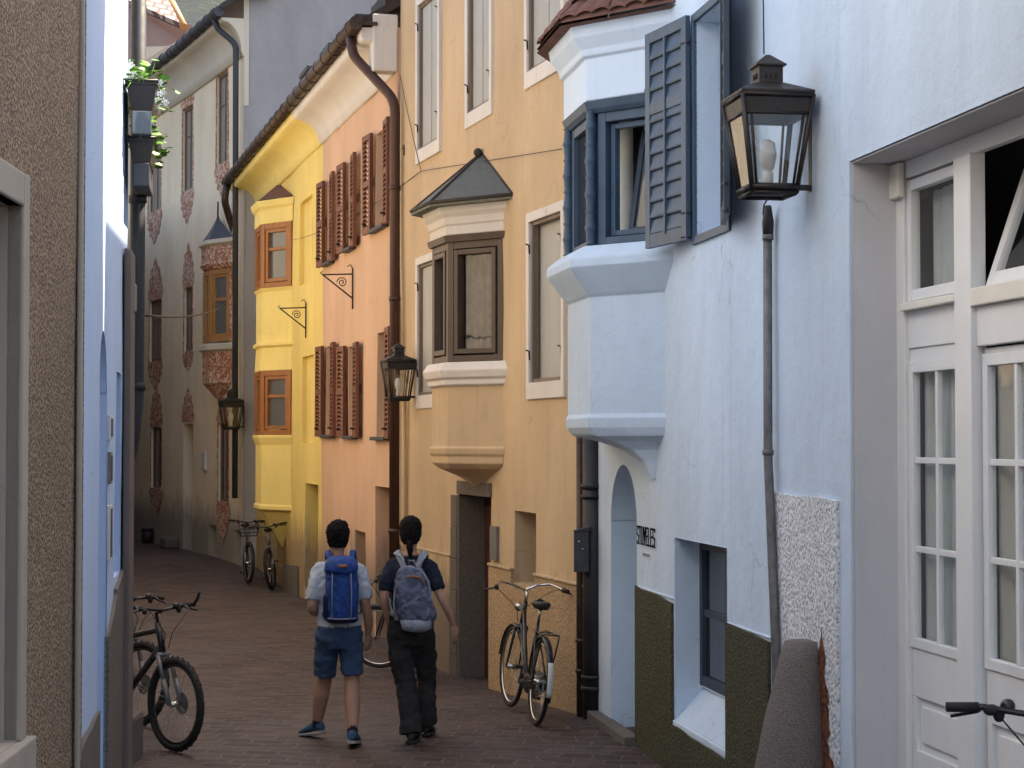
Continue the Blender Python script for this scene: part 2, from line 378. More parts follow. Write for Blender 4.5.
# ------------------------------------------------------------------ walls
class Wall:
    def __init__(s, p0, p1, side=1, wav=.012):
        s.p0 = Vector((p0[0], p0[1], 0)); s.p1 = Vector((p1[0], p1[1], 0))
        s.L = (s.p1-s.p0).length; s.d = (s.p1-s.p0)/s.L
        s.n = Vector((-s.d.y, s.d.x, 0))*side; s.wav = wav
    def P(s, u, z, d=0): return s.p0 + s.d*u + s.n*d + Vector((0,0,z))
    def box_f(s): return lambda a, b, c: s.P(a, b, c)
    def hit(s, px, py, d=0):
        r = ray(px, py); o = Vector((0,0,EYE)); q = s.p0 + s.n*d
        t = (q-o).dot(s.n)/r.dot(s.n); p = o + r*t
        return (p-s.p0).dot(s.d), p.z
    def u(s, px, py=440, d=0): return s.hit(px, py, d)[0]
    def z(s, px, py, d=0): return s.hit(px, py, d)[1]
    def at(s, px, py, d=0):
        u, z = s.hit(px, py, d); return s.P(u, z, d)
    def facade(s, mb, u0, u1, z0, z1, holes=(), step=.35, reveal=None):
        rv = reveal or mb
        def wv(u, z): p = s.P(u, z); return s.wav*noise.noise(Vector((p.x*.8, p.y*.8, z*.7)))*1.6
        us = {u0, u1}; zs = {z0, z1}
        for h in holes: us |= {h['u0'], h['u1']}; zs |= {h['z0'], h['z1']}
        def fill(vals):
            v = sorted(vals); out = [v[0]]
            for a, b in zip(v, v[1:]):
                n = max(1, round((b-a)/step)); out += [a+(b-a)*i/n for i in range(1, n+1)]
            return out
        us = [x for x in fill(us) if u0-1e-6 <= x <= u1+1e-6]; zs = [x for x in fill(zs) if z0-1e-6 <= x <= z1+1e-6]
        idx = {}
        def vid(i, j):
            if (i, j) not in idx:
                idx[(i, j)] = len(mb.v); mb.v.append(s.P(us[i], zs[j], wv(us[i], zs[j])))
            return idx[(i, j)]
        for i in range(len(us)-1):
            for j in range(len(zs)-1):
                cu, cz = (us[i]+us[i+1])/2, (zs[j]+zs[j+1])/2
                if any(h['u0'] < cu < h['u1'] and h['z0'] < cz < h['z1'] for h in holes): continue
                mb.f.append((vid(i,j), vid(i+1,j), vid(i+1,j+1), vid(i,j+1))); mb.sm.append(True)
        for h in holes:
            a0, a1, b0, b1, D = h['u0'], h['u1'], h['z0'], h['z1'], h['D']
            i0, i1, i2, i3 = h.get('splay', (0,0,0,0))
            c0, c1, e0, e1 = a0+i0, a1-i1, b0+i2, b1-i3
            W = lambda u, z: s.P(u, z, wv(u, z))
            if h.get('arch'):
                r = (a1-a0)/2; cz = b1-r; cu = (a0+a1)/2; N = 14
                A = [(cu-r*math.cos(math.pi*k/N), cz+r*math.sin(math.pi*k/N)) for k in range(N+1)]
                for (ua, za), (ub, zb) in zip(A, A[1:]):
                    mb.quad(W(ua, za), W(ub, zb), W(ub, b1), W(ua, b1))
                    rv.quad(W(ua, za), W(ub, zb), s.P(ub, zb, -D), s.P(ua, za, -D))
                for uu in (a0, a1):
                    rv.quad(W(uu, b0), W(uu, cz), s.P(uu, cz, -D), s.P(uu, b0, -D))
                rv.quad(s.P(a0, b0, -D), s.P(a1, b0, -D), s.P(a1, b1, -D), s.P(a0, b1, -D))
                continue
            rv.quad(W(a0,b0), W(a0,b1), s.P(c0,e1,-D), s.P(c0,e0,-D))
            rv.quad(W(a1,b0), W(a1,b1), s.P(c1,e1,-D), s.P(c1,e0,-D))
            rv.quad(W(a0,b1), W(a1,b1), s.P(c1,e1,-D), s.P(c0,e1,-D))
            rv.quad(W(a0,b0), W(a1,b0), s.P(c1,e0,-D), s.P(c0,e0,-D))
            if h.get('back', True): rv.quad(s.P(c0,e0,-D), s.P(c1,e0,-D), s.P(c1,e1,-D), s.P(c0,e1,-D))
        return mb
    def sweep(s, mb, u0, u1, prof, step=.5, cap=True):
        n = max(1, round((u1-u0)/step))
        rs = [[s.P(u0+(u1-u0)*i/n, z, d) for d, z in prof] for i in range(n+1)]
        base = len(mb.v); k = len(prof)
        for r in rs: mb.v += r
        for i in range(n):
            for j in range(k-1):
                mb.f.append((base+i*k+j, base+(i+1)*k+j, base+(i+1)*k+j+1, base+i*k+j+1)); mb.sm.append(True)
        if cap:
            mb.quad(*[s.P(u0, z, d) for d, z in prof]); mb.quad(*[s.P(u1, z, d) for d, z in prof])
        return mb
def hole(W, xf, xn, xr, yt, yb, D, **k):
    ua, ub = W.u(xn, (yt+yb)/2), W.u(xf, (yt+yb)/2)
    h = dict(u0=min(ua, ub), u1=max(ua, ub), z0=W.z(xr, yb), z1=W.z(xr, yt), D=D); h.update(k); return h
def frame_bars(mb, W, u0, u1, z0, z1, d0, d1, w, wb=None, vs=(), hs=(), bar=.025, bd=None):
    f = W.box_f(); wb = wb or w
    mb.box(u0, u0+w, z0, z1, d0, d1, f); mb.box(u1-w, u1, z0, z1, d0, d1, f)
    mb.box(u0+w, u1-w, z1-w, z1, d0, d1-.002, f); mb.box(u0+w, u1-w, z0, z0+wb, d0, d1-.002, f)
    dd = bd or (d0+.005, d1-.008)
    for v in vs:
        c = u0+(u1-u0)*v; mb.box(c-bar/2, c+bar/2, z0+wb, z1-w, dd[0], dd[1], f)
    for h in hs:
        c = z0+(z1-z0)*h; mb.box(u0+w, u1-w, c-bar/2, c+bar/2, dd[0]+.001, dd[1]-.003, f)
def window(parent, W, u0, u1, z0, z1, d, mat, glass, w=.06, vs=(), hs=(), bar=.025, curtain=None, name='window', sub=None, label=None):
    mb = MB(); frame_bars(mb, W, u0, u1, z0, z1, d-.05, d, w, None, vs, hs, bar)
    fr = mb.build(name, mat, parent, bevel=.004)
    g = MB(); g.box(u0+w-.01, u1-w+.01, z0+w-.01, z1-w+.01, d-.034, d-.028, W.box_f())
    g.build('pane' if not sub else 'window_pane', glass, sub or fr)
    if curtain: curtain_sheet(W, u0+w, u1-w, z0+w, z1-w, d-.12, curtain, sub or fr)
    if label: fr['label'] = label
    return fr
def curtain_sheet(W, u0, u1, z0, z1, d, mat, parent, amp=.02, per=.09):
    mb = MB(); n = max(6, int((u1-u0)/.012)); base = 0
    for i in range(n+1):
        u = u0+(u1-u0)*i/n; dd = d+amp*(.7*math.sin(u/per*6.28+math.sin(u*23)*1.6)+.5*math.sin(u*41+2)*math.sin(u*13))
        mb.v += [W.P(u, z0, dd), W.P(u, z1, dd)]
    for i in range(n): mb.f.append((2*i, 2*i+2, 2*i+3, 2*i+1)); mb.sm.append(True)
    return mb.build('curtain', mat, parent, recalc=False)
def band(mb, W, u0, u1, z0, z1, w, d=.006, t=.01, bot=True, wb=None):
    f = W.box_f(); wb = wb or w
    mb.box(u0-w, u0, z0-(wb if bot else 0), z1+w, d-t, d, f); mb.box(u1, u1+w, z0-(wb if bot else 0), z1+w, d-t, d, f)
    mb.box(u0, u1, z1, z1+w, d-t, d, f)
    if bot: mb.box(u0, u1, z0-wb, z0, d-t, d, f)
def gutter(parent, W, u0, u1, z, d, mat, r=.085):
    mb = MB(); mb.tube([W.P(u0,z,d), W.P(u1,z,d)], r, 14)
    u = u0+.3
    while u < u1: mb.tube([W.P(u,z,d), W.P(u+.05,z,d)], r*1.12, 14); u += .62
    mb.box(u0, u1, z-.02, z+.02, d-.25, d-.03, W.box_f())
    return mb.build('gutter', mat, parent)
def pipe(parent, pts, r, mat, name='downpipe', collars=(), cr=1.25, n=12):
    P = [Vector(p) for p in pts]; Q = [P[0]]
    for a, b, c in zip(P, P[1:], P[2:]):
        l = min((b-a).length, (c-b).length)*.4; l = min(l, r*2.5)
        A = b+(a-b).normalized()*l; C = b+(c-b).normalized()*l
        for t in (0, .25, .5, .75, 1): Q.append(A*(1-t)**2+b*2*t*(1-t)+C*t*t)
    Q.append(P[-1]); mb = MB(); mb.tube(Q, r, n)
    for c0, h in collars: mb.tube([Vector(c0), Vector(c0)+Vector((0,0,h))], r*cr, n)
    return mb.build(name, mat, parent) if parent is not None else mb.build(name, mat)
def offset_plan(A, C, D, B, W, off):
    """trapezoid plan (A,B on the wall) pushed out by off"""
    pts = [Vector((*p, 0)) for p in (A, C, D, B)]
    ns = []
    for p, q in zip(pts, pts[1:]):
        e = (q-p).normalized(); ns.append(Vector((-e.y, e.x, 0)))
    def isect(p, d1, q, d2):
        den = d1.x*d2.y-d1.y*d2.x; w = q-p; return p+d1*((w.x*d2.y-w.y*d2.x)/den)
    es = [(q-p).normalized() for p, q in zip(pts, pts[1:])]
    ps = [p+n*off for p, n in zip(pts, ns)]
    return [isect(ps[0], es[0], W.p0, W.d), isect(ps[0], es[0], ps[1], es[1]), isect(ps[1], es[1], ps[2], es[2]), isect(ps[2], es[2], W.p0, W.d)]
def bay_ring(pl, W, off, z): return [p+Vector((0,0,z)) for p in offset_plan(*pl, W, off)]
def corbel_ring(pl, W, k, z):
    """plan shrunk towards the wall by k (1 = full, 0 = a point on the wall)"""
    r = [Vector((p[0], p[1], 0)) for p in pl]; c = (r[0]+r[3])/2
    return [c+(p-c)*k+Vector((0,0,z)) for p in r]

# ================================================================== GROUND
mb = MB()
xs = [-400,-150,-60,-30]+[-20+.5*i for i in range(61)]+[20,60,150,400]
ys = [-400,-150,-50,-20]+[-10+.5*i for i in range(141)]+[80,150,400]
for y in ys:
    for x in xs: mb.v.append(Vector((x, y, gz(x, y)+.012*noise.noise(Vector((x*.5, y*.5, 0))))))
nx = len(xs)
for j in range(len(ys)-1):
    for i in range(nx-1): mb.f.append((j*nx+i, j*nx+i+1, (j+1)*nx+i+1, (j+1)*nx+i)); mb.sm.append(True)
o = mb.build('road', M['setts']); o['kind'] = 'structure'

# ================================================================== BLUE HOUSE (right)
BD = Vector((-.1605,.987,0)).normalized()
bp = Vector((.909,14.39,0))
b_end = bp+BD*1.30; b_near = bp-BD*12.2
WB = Wall(b_near, b_end, 1, .004)
blue = thing('blue_house', 'pale blue house on the right with projecting bay, shutters and olive base', 'house', (b_end.x, b_end.y, 0))
zt = 2.99
arch = dict(u0=WB.u(636.5, 600), u1=WB.u(611, 600), z0=-.5, z1=2.09, D=.5, arch=True)
sw = dict(u0=WB.u(727, 650), u1=WB.u(675, 620), z0=.36, z1=1.61, D=.2, splay=(0,0,.22,0), back=False)
uw = dict(u0=WB.u(729, 120), u1=WB.u(696, 120), z0=WB.z(697, 236), z1=WB.z(697, 21), D=.30, back=False)
REC = .29
sh = dict(u0=WB.u(850,300)-4.2, u1=WB.u(850, 300), z0=-.5, z1=WB.z(850, 161), D=REC, back=False)
mb = MB(); rv = MB()
WB.facade(mb, 0, WB.L, -.6, 8.9, [arch, sw, uw])if False else None
WB.facade(mb, 0, WB.L, -.6, 8.6, [arch, sw, uw, sh])
# end return, unseen top of the nearer section, raised to shade the left wall
ut = WB.u(700, 200)
MBt = None
mb.quad(WB.P(WB.L,-.6), WB.P(WB.L,8.6), WB.P(WB.L,8.6,-6), WB.P(WB.L,-.6,-6))
WB.facade(mb, 0, ut, 8.6, 10.35, [])
mb.quad(WB.P(ut,8.6), WB.P(ut,10.35), WB.P(ut,10.35,-6), WB.P(ut,8.6,-6))
mb.quad(WB.P(0,-.6), WB.P(0,10.35), WB.P(0,10.35,-6), WB.P(0,-.6,-6))
mb.build('wall', M['blue'], blue, recalc=False)
rf = MB(); rf.box(ut+.05, WB.L+.1, 8.6, 8.72, -6, .45, WB.box_f()); rf.box(-.1, ut, 10.35, 10.47, -6, .45, WB.box_f())
rf.build('roof', M['roofdark'], blue)
# grey shop recess
mb = MB(); e = .003
WB_f = WB.box_f()
# jamb lining + soffit lining in greyer plaster
mb.box(sh['u1']-.012, sh['u1']-e, -.4, sh['z1']-e, -REC+.002, -.012, WB_f)
mb.box(sh['u0'], sh['u1']-.015, sh['z1']-.012, sh['z1']-e, -REC+.002, -.012, WB_f)
mb.build('recess_lining', M['blue_reveal'], blue)
# olive plinth
def sheet(W, polys, d, t, mat, parent, name):
    m = MB(); f = W.box_f()
    for (a0, a1, z0, z1, z1b) in polys:
        n = max(1, int((a1-a0)/.15)); top = []; 
        for i in range(n+1):
            u = a0+(a1-a0)*i/n; zz = z1+(z1b-z1)*i/n+.006*math.sin(u*31)
            top.append((u, zz))
        vs = []
        for u, zz in top: vs += [W.P(u, z0, d), W.P(u, zz, d), W.P(u, zz, d-t)]
        b = len(m.v); m.v += vs
        for i in range(n):
            q = b+3*i; m.f += [(q, q+3, q+4, q+1), (q+1, q+4, q+5, q+2)]; m.sm += [False]*2
        for uu, zz in (top[0], top[-1]): m.quad(W.P(uu,z0,d), W.P(uu,zz,d), W.P(uu,zz,d-t), W.P(uu,z0,d-t))
    return m.build(name, mat, parent)
u772, u637 = WB.u(771, 640), WB.u(637.5, 620)
sheet(WB, [(u772, sw['u0']-.03, -.5, 1.13, 1.15), (sw['u1']+.03, u637, -.5, 1.16, 1.19), (sw['u0']-.03, sw['u1']+.03, -.5, .30, .33)], .022, .03, M['green'], blue, 'plinth')
# white-blue margin round plinth and small window
mb = MB()
for a, b, z in ((u772, sw['u0']-.03, 1.14), (sw['u1']+.03, u637, 1.178)):
    m_ = MB(); m_.box(a, b, z+.004, z+.016, -.005, .008, WB_f); m_.build('plaster_margin', M['whiteblue'], blue)
mb.box(sw['u0']-.05, sw['u1']+.02, .315, .358, -.005, .012, WB_f)
mb.build('plaster_margin', M['whiteblue'], blue)
# white roughcast patch + exposed brick + corner band
sheet(WB, [(WB.u(840, 600), WB.u(777, 600), -.5, WB.z(800, 496), WB.z(785, 494))], .018, .03, M['whitecast'], blue, 'roughcast_patch')
mb = MB(); pts = []; NB = 70
for i in range(NB+1):
    z = -.3+1.60*i/NB; t_ = i/NB; uc = WB.u(830, 640)+.10*max(0, z-.4)+.02*noise.noise(Vector((z*5, 7, 1)))
    w = .10*(1-.55*max(0,(z-.55))/.75)*(1+.9*noise.noise(Vector((z*9, 3, 1)))+.5*noise.noise(Vector((z*28, 9, 4))))
    if i > NB-8: w *= (NB-i)/8+.05
    w2 = w*(1+.7*noise.noise(Vector((z*17, 13, 2))))
    pts.append((WB.P(uc-max(w,.003), z, .021), WB.P(uc+max(w2,.003), z, .021)))
for (a, b), (c, d) in zip(pts, pts[1:]): mb.quad(a, b, d, c)
mb.build('exposed_brick', M['brick'], blue, recalc=False)
# small dark window beside the olive plinth
window(blue, WB, sw['u0']+.01, sw['u1']-.01, .60, 1.60, -.17, M['bluedark'], M['glass'], .07, vs=(.5,), hs=(.5,), bar=.05)
# upper window with shutters
window(blue, WB, uw['u0'], uw['u1'], uw['z0'], uw['z1'], -.24, M['bluewood'], M['clear'], .06, curtain=M['curtainblue'])
mb = MB(); band(mb, WB, uw['u0'], uw['u1'], uw['z0'], uw['z1'], .055, .02, .03); mb.build('window_surround', M['bluewood'], blue, bevel=.004)
def shutter(parent, hinge, dirv, w, z0, z1, mat, slat=.11, th=.035, lab=None):
    p = Vector((hinge.x, hinge.y, 0)); d = Vector((dirv[0], dirv[1], 0)).normalized()
    S = Wall(p, p+d, 1, 0); f = S.box_f(); m = MB(); s = .075
    for a, b in ((0, s), (w-s, w)): m.box(a, b, z0, z1, 0, th, f)
    zm = z0+(z1-z0)*.64
    for a, b in ((z0, z0+s*1.2), (zm-s/2, zm+s/2), (z1-s, z1)): m.box(s, w-s, a, b, .001, th-.001, f)
    m.box(w/2-.012, w/2+.012, z0+s, z1-s, th*.6, th+.008, f)
    z = z0+s*1.2
    while z < z1-s-.03:
        if not (zm-s/2-slat*.3 < z < zm-s/2+.01):
            m.add([S.P(u, zz, dd) for u in (s, w-s) for zz, dd in ((z, th*.8), (z+.012, th*.95), (z+slat*1.22, th*.15), (z+slat*1.22-.012, 0.002))],
                  [(0,1,2,3), (4,7,6,5), (0,4,5,1), (1,5,6,2), (2,6,7,3), (3,7,4,0)])
        z += slat
    o = m.build('shutter', mat, parent, bevel=.002)
    if lab: o['label'] = lab
    h = MB()
    for zz in (z0+.18, z1-.18, z0+.02): h.tube([S.P(-.03, zz, th/2), S.P(.06, zz, th+.006)], .008, 6)
    for zz in (z0+.35, (z0+z1)/2, z1-.4): h.tube([S.P(w, zz, th/2), S.P(w+.035, zz, th/2), S.P(w+.035, zz+.03, th/2)], .006, 6)
    h.build('shutter_hook', M['iron'], o)
    return o
hz0, hz1 = uw['z0']-.02, uw['z1']+.05
hp = WB.P(uw['u1']+.03, 0, .03)
shutter(blue, hp, (-.342,.94), .66, hz0, hz1, M['bluewood'], lab='slate blue shutter folded back beside the bay')
hp2 = WB.P(uw['u0']-.03, 0, .03); a = math.atan2(-1, .035)
hd = Vector((-.075,-1,0)); q = hp2+hd*.62
so = shutter(blue, Vector((q.x,q.y,0)), (-hd.x, -hd.y), .62, hz0, hz1, M['bluedark'], lab='dark shutter seen edge-on behind the big lantern')
# ---- blue bay window (erker)
pA = (1.076,13.36); pC = (.567,13.81); pD = (.432,14.64); nB = WB.P(WB.L-.12, 0); pB = (nB.x, nB.y)
PLB = (pA, pC, pD, pB)
bay = MB()
def cr2(k, z):
    r = [Vector((p[0], p[1], 0)) for p in PLB]; c = r[0]*.86+r[3]*.14
    return [c+(p-c)*k+Vector((0,0,z)) for p in r]
prof = [cr2(.04, 2.0), cr2(.16, 2.12), cr2(.36, 2.21), cr2(.64, 2.27), cr2(.94, 2.31),
        bay_ring(PLB, WB, .012, 2.37), bay_ring(PLB, WB, .018, 2.44)]
bay.rings(prof, cap=False, closed=False, smooth=False)
bay.rings([bay_ring(PLB, WB, .018, 2.44), bay_ring(PLB, WB, 0, 2.47), bay_ring(PLB, WB, 0, 3.32)], cap=False, closed=False, smooth=False)
bay.rings([bay_ring(PLB, WB, 0, 3.32), bay_ring(PLB, WB, .02, 3.34), bay_ring(PLB, WB, .14, 3.50), bay_ring(PLB, WB, .16, 3.53), bay_ring(PLB, WB, .16, 3.60),
           bay_ring(PLB, WB, .05, 3.69), bay_ring(PLB, WB, -.12, 3.70)], cap=False, closed=False, smooth=False)
bayo = bay.build('bay_window', M['blue'], blue, recalc=False, bevel=.02)
bayo['label'] = 'pale blue polygonal bay with carved corner posts under a tiled roof'
top = MB()
top.rings([bay_ring(PLB, WB, -.02, 4.74), bay_ring(PLB, WB, .03, 4.75), bay_ring(PLB, WB, .03, 5.06), bay_ring(PLB, WB, .06, 5.07), bay_ring(PLB, WB, .07, 5.12), bay_ring(PLB, WB, .13, 5.20),
           bay_ring(PLB, WB, .15, 5.30), bay_ring(PLB, WB, -.1, 5.31)], cap=False, closed=False, smooth=False)
top.build('cornice', M['whiteblue'], bayo, recalc=False, bevel=.008)
beam = MB()
beam.rings([bay_ring(PLB, WB, -.10, 4.66), bay_ring(PLB, WB, .0, 4.66), bay_ring(PLB, WB, .025, 4.69), bay_ring(PLB, WB, .045, 4.74), bay_ring(PLB, WB, -.1, 4.742)], cap=False, closed=False, smooth=False)
beam.build('head_rail', M['bluewood'], bayo, recalc=False)
Wn = Wall(pA, pC, 1, 0); Wf = Wall(pC, pD, 1, 0)
frn = MB()
frame_bars(frn, Wn, .05, Wn.L-.06, 3.70, 4.66, -.09, -.02, .07, .05)
frame_bars(frn, Wn, .13, Wn.L-.14, 3.76, 4.58, -.13, -.07, .04)
frame_bars(frn, Wf, .06, Wf.L-.06, 3.70, 4.66, -.09, -.02, .07, .05)
frn.build('window_frame', M['bluewood'], bayo, bevel=.004)
# casement tilted inwards + glass
cs = MB(); tl = []
def tf(a, b, c):  # leaning inwards at the top
    k = (b-3.78)/.8; return Wn.P(a, b, -.16 - .17*k + c)
frame = ((.17,.21),(Wn.L-.30,Wn.L-.26))
for a, b in frame: cs.box(a, b, 3.78, 4.55, 0, .04, tf)
cs.box(.21, Wn.L-.30, 3.78, 3.82, .001, .039, tf); cs.box(.21, Wn.L-.30, 4.51, 4.55, .001, .039, tf)
cs.build('tilted_casement', M['bluedark'], bayo)
g = MB(); g.box(.21, Wn.L-.30, 3.82, 4.51, .015, .02, tf); g.build('window_pane', M['glasslight'], bayo)
g = MB(); g.box(.09, Wn.L-.09, 3.72, 4.64, -.42, -.40, Wn.box_f()); g.box(.1, Wf.L-.1, 3.72, 4.64, -.24, -.22, Wf.box_f()); g.build('room_backing', M['dark'], bayo)
g = MB(); g.box(.12, Wf.L-.12, 3.75, 4.6, -.06, -.055, Wf.box_f()); g.build('window_pane', M['glass'], bayo)
g = MB(); curtain_sheet(Wn, .17, .36, 3.78, 4.5, -.385, M['curtainblue'], bayo)
def baluster(x, y, z0, z1, mat, parent, r=.034):
    m = MB(); n = 60; pr = []
    for i in range(n+1):
        t = i/n; k = (t*4) % 1.0
        rr = r*(.78+.28*math.sin(math.pi*k)**.7) if .06 < k < .94 else r*1.22
        if abs(k-.5) < .05: rr = r*1.3
        pr.append((z0+(z1-z0)*t, rr, rr, x, y))
    m.ell(pr, 12); return m.build('carved_post', mat, parent)
cc = Wn.P(Wn.L-.01, 0, .0); baluster(cc.x, cc.y, 3.70, 4.68, M['bluewood'], bayo)
cc = Wf.P(Wf.L-.02, 0, .0); baluster(cc.x, cc.y, 3.70, 4.68, M['bluewood'], bayo)
# tiled roof
tr = MB()
def tiled(p0, p1, q0, q1, n, rows, mbx, amp=.022):
    for r in range(rows):
        for i in range(n):
            for part in range(1):
                a0, a1 = i/n, (i+1)/n; b0, b1 = r/rows, (r+1.18)/rows
                jj = random.uniform(-.012,.012)
                pts = []
                for bb, lift in ((b0, .05), (b1, .015)):
                    for k in range(5):
                        a = a0+(a1-a0)*k/4
                        lo = Vector(p0).lerp(Vector(p1), a); hi = Vector(q0).lerp(Vector(q1), a)
                        pt = lo.lerp(hi, bb); pt.z += lift+amp*math.sin(math.pi*k/4)+jj
                        pts.append(pt)
                lows = [p-Vector((0,0,.022)) for p in pts[:5]]
                v = lows+pts
                fs = [(k, k+1, k+6, k+5) for k in range(4)]+[(5+k, 6+k, 11+k, 10+k) for k in range(4)]
                mbx.add(v, fs, False)
ea = bay_ring(PLB, WB, .235, 5.31); ea[1].z -= .0
apx = WB.P(WB.u(640, 0), 6.15, .02)
tops = [p.lerp(apx, .98) for p in ea]
tr.quad(*[p-Vector((0,0,.01)) for p in (ea[0], ea[1], apx)]); tr.quad(ea[1], ea[2], apx); tr.quad(ea[2], ea[3], apx)
tr.quad(*[p-Vector((0,0,.03)) for p in ea])
for i in range(3): tiled(ea[i], ea[i+1], tops[i], tops[i+1], (7,7,6)[i], 7, tr)
tr.build('roof', M['rooftile'], bayo, recalc=False)
# ---- shop front in the recess (grey-white timber)
WS = Wall(WB.P(0,0,-REC), WB.P(WB.L,0,-REC), 1, 0)
fs = WS.box_f()
uS = WS.u
sc = MB()
T = sh['z1']; zc = WS.z(945, 176); zl = WS.z(945, 303)
u905, u913, u968, u985 = uS(905,400), uS(914,400), uS(970,400), uS(987,400)
sc.box(u913, u905, -.2, T-.01, 0, .05, fs)                 # far post
sc.box(sh['u0'], u913, T-.10, T-.012, 0, .045, fs)           # head
sc.box(u985, u968, -.2, T-.1, 0, .075, fs)                 # mullion
ztr0, ztr1 = WS.z(945, 345), WS.z(945, 322)
sc.box(sh['u0'], u985, WS.z(1000,345), WS.z(1000,300)-.02, 0, .05, fs)
sc.box(u968, u913, WS.z(945,345), WS.z(945,306), 0, .03, fs)
sc.build('shopfront_frame', M['shop'], blue, bevel=.005)
cap = MB(); cap.box(u913-.02, u905+.01, WS.z(905,200), T-.02, .05, .085, fs); cap.box(u968, u913, WS.z(945,306), WS.z(945,298), .0, .075, fs); cap.box(sh['u0'], u985, WS.z(1000,300)-.02, WS.z(1000,286)-.0, 0, .08, fs)
cap.build('moulding', M['shop2'], blue, bevel=.006)
window(blue, WS, u968+.005, u913-.005, WS.z(945,296), T-.11, .035, M['shop'], M['clear'], .055, curtain=M['curtain'], name='transom_window')
sf = MB(); sf.box(u905+.003, u905+.4, -.2, T+.05, -.5, -.003, fs); sf.build('room_side', M['dark'], blue)
sf = MB(); sf.box(sh['u0'], u905, T+.02, T+.06, -1, -REC-.0, WB_f); sf.build('room_ceiling', M['dark'], blue)
# open transom on the right
tw0 = sh['u0']+1.2
bk = MB(); bk.box(sh['u0']+.01, u905, -.2, T+.05, -3, -.32, fs); bk.build('room_interior', M['dark'], blue)
bk = MB(); bk.box(u985-1.9, u985-.001, WS.z(1000,286), T-.02, -.315, -.30, fs); bk.box(u985-1.9, u985-.001, T-.015, T-.011, -.3, -.01, fs); bk.build('room_backing', M['dark'], blue)
def tf2(a, b, c): k = (b-WS.z(1000,286))/.8; return WS.P(a, b, -.02-.28*k+c)
cz0, cz1 = WS.z(1000,286)+.01, WS.z(1000,286)+.62
cm = MB(); ca, cb = u985-1.25, u985-.04
cm.box(ca, ca+.06, cz0, cz1, 0, .045, tf2); cm.box(cb-.06, cb, cz0, cz1, 0, .045, tf2); cm.box(ca+.06, cb-.06, cz0, cz0+.06, .001, .044, tf2); cm.box(ca+.06, cb-.06, cz1-.06, cz1, .001, .044, tf2)
tv = cm.build('transom_window', M['shop'], blue, bevel=.004); tv['label'] = 'open transom casement tilted inwards over the shop door'
g = MB(); g.box(ca+.05, cb-.05, cz0+.05, cz1-.05, .02, .025, tf2); g.build('pane', M['clear'], tv)
g = MB(); curtain_sheet(WS, ca+.3, cb-.1, cz0, cz0+.55, -.26, M['curtain'], tv)
def leaf_door(u0, u1, ztop, name, depth, split=True):
    m = MB(); zg0, zg1 = WS.z(918, 635), WS.z(918, 374)
    s = .055; f = fs
    frame_bars(m, WS, u0, u1, zg0-.06, zg1+.06, depth-.03, depth+.012, s, .05, (.5,), (.345,.655), .03)
    m.box(u0, u1, zg1+.061, ztop, depth-.03, depth, f)
    m.box(u0, u1, zg0-.30, zg0-.061, depth-.03, depth, f)
    m.box(u0, u1, -.1, zg0-.56-.0, depth-.03, depth, f)
    m.box(u0, u0+s, zg0-.56, zg0-.30, depth-.03, depth, f); m.box(u1-s, u1, zg0-.56, zg0-.30, depth-.03, depth, f)
    d = m.build(name, M['shop'], blue, bevel=.004)
    p = MB(); p.box(u0+s, u1-s, zg0-.56, zg0-.30, depth-.03, depth-.02, f); p.box(u0+s+.05, u1-s-.05, zg0-.52, zg0-.34, depth-.02, depth-.006, f); p.build('panel', M['shop'], d, bevel=.006)
    g = MB(); g.box(u0+s, u1-s, zg0-.01, zg1+.01, depth-.018, depth-.012, f); g.build('pane', M['clear'], d)
    curtain_sheet(WS, u0+s*.5, u1-s*.5, zg0-.05, zg1+.05, depth-.07, M['curtain'], d, .022, .11)
    b = MB(); b.box(u0+.02, u1-.02, zg0-.1, zg1+.1, depth-.13, depth-.12, f); b.build('backing', M['dark'], d)
    return d
# the reference glass is 918-968
leaf_door(u968+.004, u913-.004, ztr0, 'side_panel', .02)
u1004 = uS(1012, 400)
leaf_door(u985-.70, u985-.02, WS.z(1000,347), 'door', .02)
leaf_door(u985-1.42, u985-.72, WS.z(1000,347), 'door', .02)
m = MB(); m.box(sh['u0'], u985-1.44, -.2, T-.1, -.03, .04, fs); m.build('shop_side_wall', M['shop'], blue)
# lettering
def text(s, W, u, z, size, sx, mat, parent, d=.004):
    cu = bpy.data.curves.new('painted_lettering', 'FONT'); cu.body = s; cu.size = size; cu.extrude = .0006; cu.space_character = .92
    cu.materials.append(mat); cu.offset = .004
    ob = bpy.data.objects.new('painted_lettering', cu); COL.objects.link(ob); ob.parent = parent
    X = -W.d; Y = Vector((0,0,1)); Z = W.n
    mt = Matrix(((X.x,Y.x,Z.x,0),(X.y,Y.y,Z.y,0),(X.z,Y.z,Z.z,0),(0,0,0,1)))
    p = W.P(u, z, d)-root_loc(parent)
    bpy.context.view_layer.update(); me = bpy.data.meshes.new_from_object(ob.evaluated_get(bpy.context.evaluated_depsgraph_get()))
    me.transform(Matrix.Translation(p) @ mt @ Matrix.Diagonal((sx,1,1,1))); bpy.data.objects.remove(ob)
    ob = bpy.data.objects.new('painted_lettering', me); COL.objects.link(ob); ob.parent = parent; return ob
GL = {'S': [(1,.88,1,1),(0,1,1,1),(0,1,0,.55),(0,.55,1,.42),(1,.42,1,0),(1,0,0,0),(0,0,0,.12)], 'T': [(0,1,1,1),(.5,1,.5,0)], 'U': [(0,1,0,0),(0,0,1,0),(1,0,1,1)],
      'V': [(0,1,.5,0),(.5,0,1,1)], 'E': [(0,0,0,1),(0,1,1,1),(0,.52,.85,.52),(0,0,1,0)], 'L': [(0,1,0,0),(0,0,1,0)]}
